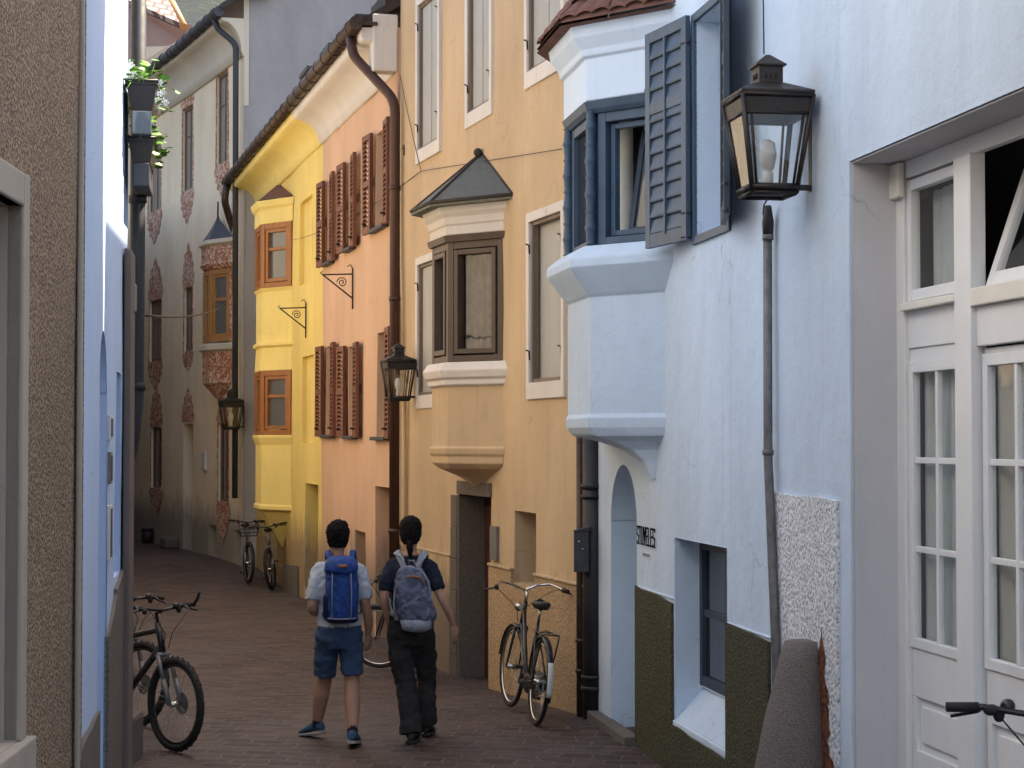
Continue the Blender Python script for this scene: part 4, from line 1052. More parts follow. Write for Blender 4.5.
m.build('frieze', M['fresco'], oc, recalc=False)
m = MB(); m.rings([bay_ring(PLC, W1, 0, cz(352)), bay_ring(PLC, W1, .08, cz(350)), bay_ring(PLC, W1, .08, cz(345)), bay_ring(PLC, W1, -.05, cz(343))], cap=False, closed=False, smooth=False)
m.build('sill', M['creamlight'], oc, recalc=False); m = MB()
m.rings([bay_ring(PLC, W1, .02, cz(246)), bay_ring(PLC, W1, .09, cz(244)), bay_ring(PLC, W1, .09, cz(240)), bay_ring(PLC, W1, -.05, cz(239))], cap=False, closed=False, smooth=False)
m.build('moulding', M['creamlight'], oc, recalc=False)
ap = W1.P(W1.u(224,220), cz(212), .12); m = MB()
prev = None; rr = []
for t, o_ in ((0,.13),(.25,.02),(.5,-.08),(.75,-.16)):
    base = bay_ring(PLC, W1, 0, cz(240)); z = cz(240)+(ap.z-cz(240))*t
    k = (1-t)**1.5; cen = Vector((ap.x, ap.y, 0))
    rg = [Vector((cen.x+(p.x-cen.x)*k*1.16, cen.y+(p.y-cen.y)*k*1.16, z)) for p in base]; rr.append(rg)
rr.append([Vector((ap.x,ap.y,ap.z))+Vector((.005*i,.003*i,0)) for i in range(4)])
m.rings(rr, cap=False, closed=True, smooth=False); m.quad(*rr[0]); m.tube([ap-Vector((0,0,.1)), ap+Vector((0,0,.22))], .018, 6); m.build('roof', M['slate'], oc, recalc=False)
Wn = Wall(PLC[0], PLC[1], 1, 0); Wf = Wall(PLC[1], PLC[2], 1, 0)
m = MB(); za, zb = cz(342), cz(270)
for Wx in (Wn, Wf): frame_bars(m, Wx, .05, Wx.L, za, zb, -.08, .0, .09, .1); frame_bars(m, Wx, .15, Wx.L-.1, za+.1, zb-.1, -.07, -.01, .05, .05, hs=((.6,) if Wx is Wn else ()), bar=.06)
m.build('window_frame', M['palewood'], oc)
for Wx in (Wn, Wf): g = MB(); g.box(.17, Wx.L-.12, za+.12, zb-.12, -.05, -.045, Wx.box_f()); g.build('window_pane', M['glasslight'], oc)
m = MB(); m.box(0, .06, za, zb, -.08, .012, Wn.box_f()); m.build('painted_edge', M['fresco'], oc)
m = MB(); u_ = W1.u(205.5,460); m.box(u_-.14, u_+.14, W1.z(205,470), W1.z(205,452), 0, .05, W1.box_f()); o = m.build('intercom', M['whiteplastic'], None, bevel=.008); tag(o, 'white intercom plate on the cream wall right of its door', 'intercom')
m = MB(); u_ = W2.u(154,540); m.tube([W2.P(u_,0,.15), W2.P(u_,.30,.15)], .13, 12); m.tube([W2.P(u_,.30,.15), W2.P(u_,.34,.15)], [.15,.12], 12); o = m.build('bin', M['iron']); tag(o, 'small dark bin at the foot of the far cream wall', 'bin')
# base stones by the door
m = MB(); u_ = W2.u(176,545); m.box(u_-.3, u_+.25, 0, .22, 0, .3, W2.box_f()); o = m.build('kerb_stone', M['stone'], None, bevel=.04); tag(o, 'low stone block left of the cream house door', 'stone block')
# grey gable block behind (party wall facing us)
gg = thing('grey_gable_house', 'tall grey rendered gable rising above the yellow and peach roofs', 'house', (cA.x, cA.y+.4, 0))
m = MB(); Wg = Wall((cA.x+9, cA.y+.25), (cA.x-.02, cA.y+.02), 1, .02)
Wg2 = Wall((cA.x-.02, cA.y+.02), (cA.x+9, cA.y+.25), -1, .02)
Wg2.facade(m, 0, Wg2.L, -.5, 15.5, []); m.quad(Wg2.P(Wg2.L,-.5), Wg2.P(Wg2.L,15.5), Wg2.P(Wg2.L,15.5,-8), Wg2.P(Wg2.L,-.5,-8)); m.quad(Wg2.P(0,10.3), Wg2.P(0,15.5), Wg2.P(0,15.5,-.3), Wg2.P(0,10.3,-.3))
m.build('wall', M['grey'], gg, recalc=False)
m = MB(); m.box(0, 9, 15.5, 15.6, -8, .2, Wg2.box_f()); m.build('roof', M['roofdark'], gg)
m = MB(); m.box(.0, .10, 8.5, CT+1.0, .0, .012, Wg2.box_f()); m.build('cream_return', M['creamlight'], gg)
m = MB(); m.box(-.1, .5, 10.55, 10.75, -.3, .25, Wg2.box_f()); m.build('verge_board', M['slate'], gg)

# ================================================================== FAR HOUSES, HILL
fh = thing('far_mauve_house', 'mauve house with pale scale tiled roof seen far off behind the gutter', 'house', (-11,60,0))
FY = 60
def fp(x, y, Y=FY): return at(x, y, Y)
Wf1 = Wall((-22,60), (-8.7,57.5), -1, .02)
m = MB(); hw = dict(u0=Wf1.u(152,60), u1=Wf1.u(172,60), z0=Wf1.z(160,78), z1=Wf1.z(160,56), D=.3)
Wf1.facade(m, 0, Wf1.L, -.5, 13.8, [hw], step=1)
m.quad(Wf1.P(0,13.8), Wf1.P(Wf1.L,13.8), Wf1.P(Wf1.L,14.4), Wf1.P(0,21))
m.build('wall', M['pinkwall'], fh, recalc=False)
window(fh, Wf1, hw['u0'], hw['u1'], hw['z0'], hw['z1'], -.1, M['framewood'], M['glasslight'], .1, vs=(.5,))
m = MB(); band(m, Wf1, hw['u0'], hw['u1'], hw['z0'], hw['z1'], .3, .02, .04); m.build('window_surround', M['creamlight'], fh)
m = MB(); p0, p1 = fp(128, 2, 58), fp(184, 27, 57.2); p2, p3 = fp(128,-90,60), fp(160,-20,60)
m.quad(p0, p1, p3, p2); ro = m.build('roof', M['tiles'], fh, recalc=False, solid=.15)
m = MB(); m.tube([p1, p3], .12, 8); m.build('verge', M['palewood'], fh)
m = MB(); m.quad(p0-Vector((0,0,.1)), p1-Vector((0,0,.1)), p1+Vector((0,.9,-.6)), p0+Vector((0,.9,-.6))); m.build('eave_soffit', M['pinkwall'], fh, recalc=False)
f2 = thing('far_terracotta_house', 'sliver of a terracotta house with grey lean-to roof behind the left black pipe', 'house', (-9.8,49,0))
Wt = Wall((-13.5,50.5), (-9.55,49.0), -1, .02)
m = MB(); Wt.facade(m, 0, Wt.L, -.5, 8.2, []); m.build('wall', M['terracotta'], f2, recalc=False)
m = MB(); m.box(-.2, Wt.L+.35, 8.2, 8.35, -3, .8, Wt.box_f()); m.build('roof', M['white'], f2)
# hill
hm = MB(); hx = [-300+12*i for i in range(51)]; hy = [180,230,300,380,460]
for j, y in enumerate(hy):
    for x in hx:
        z = (0, 28, 62, 100, 125)[j] + 9*noise.noise(Vector((x*.02, y*.02, 0)))
        hm.v.append(Vector((x, y, z)))
n_ = len(hx)
for j in range(len(hy)-1):
    for i in range(n_-1): hm.f.append((j*n_+i, j*n_+i+1, (j+1)*n_+i+1, (j+1)*n_+i)); hm.sm.append(True)
t = NT('wooded_slope'); nn = t.noise(t.coord(), .12, 9, .75)
hmat = t.done(t.ramp(nn, [(.35,(.003,.012,.022)),(.55,(.008,.026,.02)),(.75,(.03,.075,.015))]), t.bump(nn, 1, 4), .95)
o = hm.build('hills', hmat, recalc=False); o['kind'] = 'structure'

# ================================================================== LEFT SIDE
LP = Vector((-2.02,8.82,0)); LE = Vector((-2.6,12.8,0))
WL = Wall(LP, LE, -1, .008)
lb = thing('left_blue_house', 'smooth sky blue house front on the left with narrow arched doorway', 'house', (LE.x, LE.y, 0))
aw = dict(u0=WL.u(98,500), u1=WL.u(106.5,500), z0=-.3, z1=WL.z(103,330), D=.25, arch=True)
lw = dict(u0=WL.u(115,500), u1=WL.u(120,500), z0=WL.z(117,575), z1=WL.z(117,372), D=.25)
m = MB(); WL.facade(m, 0, WL.L, -.3, 9.0, [aw, lw]); m.quad(WL.P(WL.L,-.3), WL.P(WL.L,9.0), WL.P(WL.L,9.0,-5), WL.P(WL.L,-.3,-5))
m.quad(WL.P(0,-.3), WL.P(0,9.0), WL.P(0,9.0,-5), WL.P(0,-.3,-5))
m.build('wall', M['leftblue'], lb, recalc=False)
m = MB(); m.box(-.0, WL.L+.1, 9.0, 9.12, -5, .3, WL.box_f()); m.build('roof', M['roofdark'], lb)
sheet(WL, [(0, aw['u0'], -.3, .82, .83), (aw['u1'], lw['u0'], -.3, 1.15, 1.33), (lw['u0'], WL.L, -.3, 1.36, 1.5)], .02, .03, M['stone'], lb, 'plinth')
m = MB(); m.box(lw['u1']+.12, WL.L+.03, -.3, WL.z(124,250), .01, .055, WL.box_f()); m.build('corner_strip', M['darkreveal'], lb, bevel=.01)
for yt, yb in ((415,440), (452,484), (505,560)):
    u_ = WL.u(108.5, 470); m = MB(); m.box(u_-.12, u_+.06, WL.z(108,yb), WL.z(108,yt), 0, .02, WL.box_f())
    o = m.build('wall_plate', M['whiteplastic'] if yt != 452 else M['greybox'], None, bevel=.004)
    tag(o, {415:'uppermost small plate beside the left arched doorway', 452:'grey middle plate beside the left arched doorway', 505:'long lowest plate beside the left arched doorway'}[yt], 'plate')
    g = MB(); g.box(u_-.10, u_+.04, WL.z(108,yb)+.02, WL.z(108,yt)-.02, .02, .023, WL.box_f()); g.build('plate_inset', M['slate'], o)
# black pipe at the far corner
bx = Vector((-2.56, 12.95, 0))
o = pipe(None, [Vector((bx.x,bx.y,7.5)), Vector((bx.x,bx.y,2.55)), Vector((bx.x-.02,bx.y-.02,2.3)), Vector((bx.x-.10,bx.y,1.98))], .052, M['pipedark'], 'rain_pipe', [(Vector((bx.x,bx.y,z)), .05) for z in (3.9, 2.62)], 1.2, 14)
tag(o, 'black rain pipe at the corner of the left blue house', 'rain pipe')
m = MB(); p = at(129, 298, 12.7); m.box(p.x-.05, p.x+.05, p.y-.06, p.y+.04, p.z-.10, p.z+.10); o = m.build('junction_box', M['greybox'], None, bevel=.02); tag(o, 'rounded grey box on the black pipe below the flower boxes', 'electric box')
m = MB(); p = at(125.5, 349, 12.7); m.box(p.x-.02, p.x+.022, p.y-.04, p.y+.04, p.z-.11, p.z+.10); o = m.build('junction_box', M['slate'], None, bevel=.006); tag(o, 'slim dark switch box under the rounded grey box', 'electric box')
# chain / rope below the pipe
m = MB(); 
for i in range(12):
    p = at(131.2, 436+i*6.2, 12.95); m.torus(p, Vector((1,0,0)) if i % 2 else Vector((0,1,0)), Vector((0,0,1)), .014, .005, 10, 5)
o = m.build('chain', M['copper']); tag(o, 'thin hanging chain below the end of the left black pipe', 'chain')
# flower boxes
def planter(px0, px1, yt, yb, Y, label, flowers, grey=False):
    c = at((px0+px1)/2, yt, Y); w = (px1-px0)*Y/1900; h = (yb-yt)*Y/1900; L_ = .62
    t = thing('flower_box', label, 'flower box', (c.x, c.y, c.z-h), 'flower boxes on the left house')
    z1, z0 = c.z, c.z-h; m = MB()
    d = WL.d; xa = WL.n
    def bf(a, b, z): return Vector((c.x, c.y, 0))+xa*a+d*b+Vector((0,0,z))
    b_ = .34*w; tp = .5*w
    rim = [bf(-tp,0,z1), bf(tp,0,z1), bf(tp,L_,z1), bf(-tp,L_,z1)]; bot = [bf(-b_,.03,z0), bf(b_,.03,z0), bf(b_,L_-.03,z0), bf(-b_,L_-.03,z0)]
    m.rings([bot, rim], cap=False, smooth=False); m.quad(*bot); m.quad(*[p-Vector((0,0,.03)) for p in rim])
    m.tube(rim+[rim[0]], .009, 6); m.build('trough', M['boxbrown'], t)
    s = MB(); s.box(-b_*.95, b_*.95, 0, L_*.9, z0-.16, z0-.004, bf); s.build('bracket_tray', M['slate'] if not grey else M['glasslight'], t, bevel=.01)
    rnd = random.Random(int(px0)); lf = MB(); pt = MB()
    for i in range(100):
        a = rnd.gauss(.02, w*.45); b = rnd.uniform(-.05, L_); hh = rnd.uniform(-.02,.15) if abs(a) < w*.5 else rnd.uniform(-.16,.08)
        p = bf(a, b, z1+hh); s_ = rnd.uniform(.018,.034)
        q = Matrix.Rotation(rnd.uniform(0,6.28),3,'Z') @ Matrix.Rotation(rnd.uniform(-1,1),3,'X')
        lf.quad(*[p+q@Vector(v)*s_ for v in ((-1,0,0),(-.4,-.7,.1),(.8,-.5,0),(1.2,0,.15),(.8,.5,0),(-.4,.7,.1))])
        if i % 6 == 0: lf.tube([bf(a*.5, b, z1-.02), p], .003, 4)
    for i in range(flowers):
        a = rnd.choice((-w*.38, w*.55))+rnd.gauss(0,.02); p = bf(a, rnd.uniform(-.04,.2), z1+(rnd.uniform(.03,.12) if a < 0 else rnd.uniform(-.16,.02)))
        for k in range(5):
            an = k*1.257; pt.quad(*[p+Vector((math.cos(an+e_)*r_, -.01+.3*r_, math.sin(an+e_)*r_)) for e_, r_ in ((0,.002),(-.4,.016),(0,.024),(.4,.016))])
    lf.build('foliage', M['leaf'], t, recalc=False)
    if flowers: pt.build('blossom', M['petal'], t, recalc=False)
planter(126,157,80,110,12.35,'upper brown flower box with white blossom and trailing green leaves', 34, True)
planter(128,154,137,162,12.45,'lower brown flower box with bright green leaves and no blossom', 0)
# brown pebbledash house
WBr = Wall((-2.02+.0484*6.5,8.82-6.5,0)[:2], (-2.02+.006,8.80), -1, .012)
br = thing('brown_house', 'brown pebbledash house at the left edge with a pale door surround', 'house', (-2.0,8.8,0))
od = dict(u0=WBr.u(-120,400), u1=WBr.u(17,500), z0=WBr.z(20,738), z1=WBr.z(21,207), D=.35)
m = MB(); rvb = MB(); WBr.facade(m, 0, WBr.L, -.3, 5.0, [od], reveal=rvb); m.quad(WBr.P(WBr.L,-.3,.03), WBr.P(WBr.L,5.0,.03), WBr.P(WBr.L,5.0,-5), WBr.P(WBr.L,-.3,-5))
m.build('wall', M['brown'], br, recalc=False)
m = MB(); WBr.facade(m, 0, WBr.L, 5.0, 9.8, []); m.quad(WBr.P(WBr.L,5.0), WBr.P(WBr.L,9.8), WBr.P(WBr.L,9.8,-5), WBr.P(WBr.L,5.0,-5)); m.quad(WBr.P(0,5.0), WBr.P(0,9.8), WBr.P(0,9.8,-5), WBr.P(0,5.0,-5)); m.build('upper_bounce_wall', M['bouncewall'], br, recalc=False)  # unseen pale storey, added to bounce sunlight onto the right-hand walls
rvb.build('door_reveal', M['stoneframe'], br, recalc=False)
m = MB(); m.box(0, WBr.L+.1, 9.8, 9.92, -5, .3, WBr.box_f()); m.build('roof', M['roofdark'], br)
m = MB(); f = WBr.box_f(); m.box(od['u1'], WBr.u(23,500), od['z0'], WBr.z(25,176), -.05, .02, f); m.box(od['u0']-.1, od['u1'], od['z1'], WBr.z(25,176)-.002, -.05, .02, f); m.box(od['u0']-.1, WBr.u(24,745), od['z0']-.14, od['z0']-.002, -.3, .05, f)
m.build('door_surround', M['stoneframe'], br, bevel=.006)
m = MB(); m.box(od['u0'], od['u1'], od['z0'], od['z1'], -.32, -.28, f)
for k in range(3): m.box(od['u0']+.2+.0, od['u1']-.12, od['z0']+.2+.75*k, od['z0']+.8+.75*k, -.28, -.26, f)
m.build('door', M['doorbrown'], br, bevel=.006)
m = MB(); m.box(WBr.L-.035, WBr.L+.01, -.3, 4.95, .0, .026, f); m.build('corner_bead', M['stoneframe'], br, bevel=.01)
# hidden left row, added to shade the street and bounce light
WR = Wall((-3.25,12.9), (-11.5,49), -1, .02)
lr = thing('hidden_left_terrace', 'unseen cream terrace along the left side, added to shade the street and bounce light', 'house', (-3.25,12.9,0))
m = MB(); WR.facade(m, 0, WR.L, -.4, 7.4, [], step=1); m.quad(WR.P(0,-.4), WR.P(0,7.4), WR.P(0,7.4,-5), WR.P(0,-.4,-5)); m.build('wall', M['terracewall'], lr, recalc=False)
m = MB(); m.box(0, WR.L, 7.4, 7.52, -6, .3, WR.box_f()); m.build('roof', M['roofdark'], lr)
m = MB(); p = at(133, 745, 13.55); m.box(-2.98, -2.66, 13.35, 13.8, -.05, .33); o = m.build('stone_block', M['stone'], None, bevel=.03); tag(o, 'low grey stone block beside the wheel of the left mountain bike', 'stone block')

# ================================================================== LANTERNS
def lantern():
    t = thing('wall_lantern', 'large black four sided wall lantern high on the pale blue wall', 'lantern', (0,0,0), 'wall lanterns along the street', local=True)
    tp, bt, H = .20, .125, .53
    def cor(k, z):
        s = bt+(tp-bt)*z/H; sx, sy = ((1,1),(-1,1),(-1,-1),(1,-1))[k]; return Vector((sx*s, sy*s, z))
    m = MB()
    for k in range(4):
        m.tube([cor(k,0), cor(k,H)], .014, 4, up=(1,0,0))
        a, b = cor(k,H), cor((k+1)%4,H); c, d = cor(k,H-.10), cor((k+1)%4,H-.10)
        m.tube([a, b], .016, 4); m.tube([c, d], .010, 4); m.tube([cor(k,.03), cor((k+1)%4,.03)], .022, 4); m.tube([cor(k,0), cor((k+1)%4,0)], .014, 4)
        mid0 = (cor(k,.05)+cor((k+1)%4,.05))/2; mid1 = (c+d)/2
        m.quad(a*.985, b*.985, d*.985, c*.985)
        for q in (.1,.9): m.tube([cor(k,.03).lerp(cor((k+1)%4,.03), q), cor(k,H-.09).lerp(cor((k+1)%4,H-.09), q)], .008, 4)
    m.quad(*[cor(k,.005) for k in range(4)])
    m.build('lamp_frame', M['lampiron'], t, recalc=False)
    r = MB(); ez = H+.012
    r.rings([[Vector((sx*.208, sy*.208, ez)) for sx, sy in ((1,1),(-1,1),(-1,-1),(1,-1))], [Vector((sx*.208, sy*.208, ez+.015)) for sx, sy in ((1,1),(-1,1),(-1,-1),(1,-1))], [Vector((sx*.075, sy*.075, ez+.075)) for sx, sy in ((1,1),(-1,1),(-1,-1),(1,-1))]], smooth=False)
    r.build('lamp_roof', M['lampiron'], t, bevel=.003)
    c = MB(); q = lambda s, z: [Vector((sx*s, sy*s, z)) for sx, sy in ((1,1),(-1,1),(-1,-1),(1,-1))]
    c.rings([q(.068,ez+.065), q(.068,ez+.17)], smooth=False); c.rings([q(.085,ez+.17), q(.085,ez+.178), q(.012,ez+.24)], smooth=False)
    c.build('chimney', M['lampiron'], t)
    v = MB()
    for k in range(4):
        for i in (-1,0,1):
            a = Vector((.0695,i*.028,0)); rt = Matrix.Rotation(k*math.pi/2,3,'Z'); p = rt@a
            v.tube([p+Vector((0,0,ez+.10)), p+Vector((0,0,ez+.13))], .006, 5)
    v.build('vent_holes', M['dark'], t)
    for k in range(4):
        g = MB(); g.quad(cor(k,.04)*.985, cor((k+1)%4,.04)*.985, cor((k+1)%4,H-.1)*.985, cor(k,H-.1)*.985); g.build('pane', M['lampglass'], t, recalc=False)
    b = MB(); b.ell([(.03,.03,.03,0,0),(.12,.03,.03,0,0),(.13,.02,.02,0,0),(.15,.035,.035,0,0),(.22,.05,.05,0,0),(.29,.04,.04,0,0),(.31,.01,.01,0,0)], 14); b.build('bulb', M['whiteplastic'], t)
    s = MB(); s.box(-.245,-.13,-.02,.02,.03,.06); s.box(-.245,-.2,-.02,.02,.46,.49); s.box(-.255,-.243,-.03,.03,.02,.5); s.build('wall_bracket', M['iron'], t, bevel=.003)
    return t
lan = lantern()
def set_lantern(t, W, px, ybot, sc, out):
    n = W.n; p = W.at(px, ybot, out*sc); t.location = p; t.scale = (sc,)*3; t.rotation_euler = (0,0,math.atan2(n.y, n.x))
set_lantern(lan, WB, 768, 195, .96, .245)
l2 = copy_tree(lan); l2['label'] = 'black wall lantern in front of the brown downpipe of the peach house'; set_lantern(l2, WG, 396, 399, .82, .30)
l2.location = WG.P(WG.L-.80, EYE+(440-400)*21.4/1900, .208); l2.rotation_euler = (0,0,math.atan2(WG.n.y, WG.n.x))
l3 = copy_tree(lan); l3['label'] = 'small far black lantern on the cream wall under the oriel'; set_lantern(l3, W1, 231, 429, .95, .255)
m = MB(); m.tube([WB.at(764,54,.29), WB.at(763,-20,.22), WB.at(763,-120,.02)], .004, 6); o = m.build('hanging_wire', M['iron']); tag(o, 'thin wire rising from the cap of the big lantern', 'wire')
# sign brackets
def bracket(W, px, py, name_label):
    u_, z_ = W.hit(px, py); t = MB(); P = lambda a, b: W.P(u_, z_+b, a)
    s = .42
    t.tube([P(.02,-.12), P(.02,s)], .012, 6); t.tube([P(.02,s*.82), P(s,s*.78)], .011, 6); t.tube([P(.02,s*.05), P(s,s*.78)], .011, 6); t.tube([P(.02,s), P(.05,s+.05), P(.09,s+.02)], .008, 6)
    c = P(.16,s*.55)
    sp = [c+W.n*(.07*(1-i/26)*math.cos(i*.5))+Vector((0,0,.07*(1-i/26)*math.sin(i*.5))) for i in range(24)]; t.tube(sp, .007, 5)
    t.tube([P(s,s*.78), P(s+.03,s*.83), P(s,s*.88)], .008, 6)
    o = t.build('sign_bracket', M['iron']); tag(o, name_label, 'iron bracket', 'wrought iron sign brackets'); return o
bracket(WY, 307, 330, 'wrought iron bracket on the yellow wall'); bracket(WP, 354, 300, 'wrought iron bracket on the peach wall between the shutter rows')
# cables
def cable(pts, r, label, sag=.05):
    Q = []
    for a, b in zip(pts, pts[1:]):
        for i in range(12):
            t = i/12; p = Vector(a).lerp(Vector(b), t); p.z -= sag*4*t*(1-t); Q.append(p)
    Q.append(Vector(pts[-1])); m = MB(); m.tube(Q, r, 5); o = m.build('cable', M['iron']); return tag(o, label, 'cable', 'overhead cables')
anc = WG.at(421,171,.03)
cable([anc, WG.at(562,149,.04)], .004, 'thin cable along the ochre wall from the anchor to the blue bay', .0)
cable([WG.at(400,75,.03), anc], .004, 'thin cable slanting down the ochre wall from the peach eave', .03)
cable([anc, WY.at(293,240,.12)], .004, 'thin cable from the ochre wall past the brown shutters to the yellow bay', .12)
cable([at(140,315,13.1), at(226,303,35.6)], .010, 'pale cable hanging from the left pipe to the cream oriel', .10)
m = MB(); p = WG.at(404,150,.02); m.tube([p-Vector((0,0,.06)), p+Vector((0,0,.06))], .008, 6); m.tube([p-Vector((.03,0,-.02)), p+Vector((.03,0,.02))], .006, 6); o = m.build('wall_anchor', M['iron']); tag(o, 'small cross shaped iron wall anchor on the ochre wall', 'wall anchor')
# ================================================================== BICYCLES
def bicycle(kind, steer=0, barends=False, col='bikeblack', label='', bars='flat', basket=False, bag=False):
    t = thing('bicycle', label, 'bicycle', (0,0,0), 'bicycles leaning along the walls', local=True)
    r = .345; tw = .028 if kind == 'mtb' else .019; V = Vector
    rear = V((0,0,r)); front = V((1.07,0,r)); bb = V((.43,0,.29)); st = V((.27,0,.78)); ht = V((.83,0,.90)); hb = V((.885,0,.74))
    ax = (ht-hb).normalized(); S = Matrix.Translation(hb) @ Matrix.Rotation(steer, 4, ax) @ Matrix.Translation(-hb)
    def wheel(c, nm, T=Matrix.Identity(4)):
        tr3 = T.to_3x3(); X = tr3@V((1,0,0)); Z = tr3@V((0,0,1)); Yv = tr3@V((0,1,0)); c = T@c
        m = MB(); m.torus(c, X, Z, r-tw, tw, 48, 8)
        if kind == 'mtb':
            for i in range(60):
                a = 6.283*i/60; d = X*math.cos(a)+Z*math.sin(a); tg = -X*math.sin(a)+Z*math.cos(a)
                p = c+d*(r-.002)+Yv*(.010 if i % 2 else -.010); m.tube([p-tg*.007, p+tg*.007], .007, 4)
        w = m.build(nm, M['rubber'], t)
        m = MB(); m.torus(c, X, Z, r-2*tw-.006, .012, 48, 6, .9); m.build('rim', M['chrome'] if kind == 'city' else M['bikeblack'], w)
        m = MB(); m.tube([c-Yv*.05, c+Yv*.05], .022, 10)
        for i in range(28):
            a = 6.283*i/28; a2 = a+(.35 if i % 2 else -.35); d = X*math.cos(a)+Z*math.sin(a); d2 = X*math.cos(a2)+Z*math.sin(a2); s = .03 if i % 4 < 2 else -.03
            m.tube([c+d2*.02+Yv*s, c+d*(r-2*tw-.008)], .0013, 3, cap=False)
        m.build('spokes', M['chrome'], w)
        if kind == 'mtb': m = MB(); m.tube([c+Yv*.055, c+Yv*.058], .08, 24); m.build('brake_disc', M['pipegrey'], w)
        return w
    wheel(rear, 'rear_wheel'); wheel(front, 'front_wheel', S)
    m = MB(); k = .017 if kind == 'city' else .021
    if kind == 'city' and bars == 'swept':
        m.tube([ht-ax*.04, V((.6,0,.45)), bb], k, 10); m.tube([hb, V((.62,0,.36)), bb], k, 10)
    else:
        m.tube([st-V((.0,0,.03)), ht-ax*.03], k, 10); m.tube([bb, hb+ax*.02], k*1.25, 10)
    m.tube([bb, st], k*.95, 10); m.tube([hb-ax*.03, ht+ax*.02], k*1.2, 10)
    for s in (-1,1):
        m.tube([bb+V((0,s*.03,0)), rear+V((0,s*.055,0))], .010, 8); m.tube([st-V((0,0,.06))+V((0,s*.012,0)), rear+V((0,s*.055,0))], .008, 8)
    m.build('frame', M[col], t)
    m = MB(); cr = S@(hb-ax*.04)
    for s in (-1,1):
        off = V((0,s*.058,0)); a = S@(hb-ax*.05+V((0,s*.05,0))); b = S@(front+V((0,s*.055,0)))
        if kind == 'mtb': mid = a.lerp(b,.5); m.tube([a, mid], .017, 10); m.tube([mid, b], .021, 10)
        else: m.tube([a, a.lerp(b,.7)+V((-.008,0,0)), b], [.014,.011,.008], 8)
    m.tube([S@(hb-ax*.05+V((0,-.06,0))), S@(hb-ax*.05+V((0,.06,0)))], .018, 8)
    m.build('fork', M['bikeblack'] if kind == 'city' else M['bikegrey'], t)
    # handlebar
    m = MB(); stem = ht+ax*.10; m.tube([S@ht, S@stem, S@(stem+V((.06,0,.01)))], .014, 8); hbm = M['chrome'] if bars == 'swept' else M['bikeblack']
    c = stem+V((.06,0,.02)); GR = {-1: (MB(), MB(), MB()), 1: (MB(), MB(), MB())}
    for s in (-1,1):
        gr, lev, cab = GR[s]
        if bars == 'swept': pts = [c, c+V((.04,s*.12,.045)), c+V((.0,s*.22,.06)), c+V((-.12,s*.29,.03)), c+V((-.2,s*.31,.02))]
        else: pts = [c, c+V((.0,s*.08,.01)), c+V((-.01,s*.2,.03)), c+V((-.03,s*.31,.03))]
        m.tube([S@p for p in pts], .011, 8)
        e0, e1 = pts[-2].lerp(pts[-1], .2 if bars == 'swept' else -.0), pts[-1]
        gr.tube([S@(pts[-2].lerp(pts[-1], .15)), S@(pts[-1]+(pts[-1]-pts[-2])*.12)], .017, 10)
        if barends: gr.tube([S@(pts[-1]), S@(pts[-1]+V((.05,0,.04))), S@(pts[-1]+V((.085,-s*.005,.10)))], .012, 8)
        lv0 = pts[-2].lerp(pts[-1], .1); lev.tube([S@lv0, S@(lv0+V((.05,s*.01,-.02))), S@(lv0+V((.045,s*.10,-.04)))], [.014,.009,.006], 6)
        cab.tube([S@lv0, S@(lv0+V((.13,-s*.04,-.02))), S@(c+V((.11,s*.03,-.16))), S@(hb+V((.05,s*.02,.0)))], .0035, 5)
    if kind == 'mtb':
        for s_ in (-1,1): gr = GR[s_][0]; gr.ball(S@(c+V((-.01,s_*.175,.02))), (.022,.028,.02)); gr.ball(S@(c+V((.015,s_*.15,.0))), (.02,.02,.025))
    hbar = m.build('handlebar', hbm, t)
    for s_ in (-1,1): GR[s_][0].build('grip', M['rubber'], hbar); GR[s_][1].build('brake_lever', M['bikeblack'], hbar); GR[s_][2].build('cable', M['bikeblack'], hbar)
    if bars == 'flat': k2 = MB(); k2.ball(S@(c+V((.02,.12,.03))), .026); k2.build('bell', M['bikeblack'], hbar)
    # saddle
    sp = st+V((-.05,0,.13)); m = MB(); m.tube([st, sp], .013, 8); m.build('seat_post', M['chrome'], t)
    m = MB(); m.ell([(sp.z+z_, a, b, sp.x+cx_, 0) for z_, a, b, cx_ in ((.0,.10,.05,-.02),(.02,.125,.07,-.0),(.045,.135,.075,0),(.06,.12,.06,-.01))], 18)
    m.tube([sp+V((.05,0,.035)), sp+V((.17,0,.04))], [.045,.02], 10); m.build('saddle', M['saddle'], t)
    # crank
    m = MB(); m.tube([bb+V((0,-.05,0)), bb+V((0,-.045,0))], .09, 24); m.tube([bb+V((0,-.08,0)), bb+V((0,.08,0))], .02, 8)
    m.tube([bb+V((0,-.075,0)), bb+V((.10,-.08,-.13))], .010, 6); m.tube([bb+V((0,.075,0)), bb+V((-.10,.08,.13))], .010, 6)
    cr_ = m.build('crankset', M['pipegrey'], t)
    m = MB(); m.box(.06,.15,-.14,-.085,-.145,-.12, lambda a,b,c_: bb+V((a,b,c_))); m.build('pedal', M['bikeblack'], cr_); m = MB(); m.box(-.15,-.06,.085,.14,.12,.145, lambda a,b,c_: bb+V((a,b,c_))); m.build('pedal', M['bikeblack'], cr_)
    m = MB(); m.tube([bb+V((0,-.048,.088)), rear+V((0,-.048,.04))], .005, 4); m.tube([bb+V((0,-.048,-.088)), rear+V((0,-.048,-.04))], .005, 4); m.build('chain', M['iron'], t)
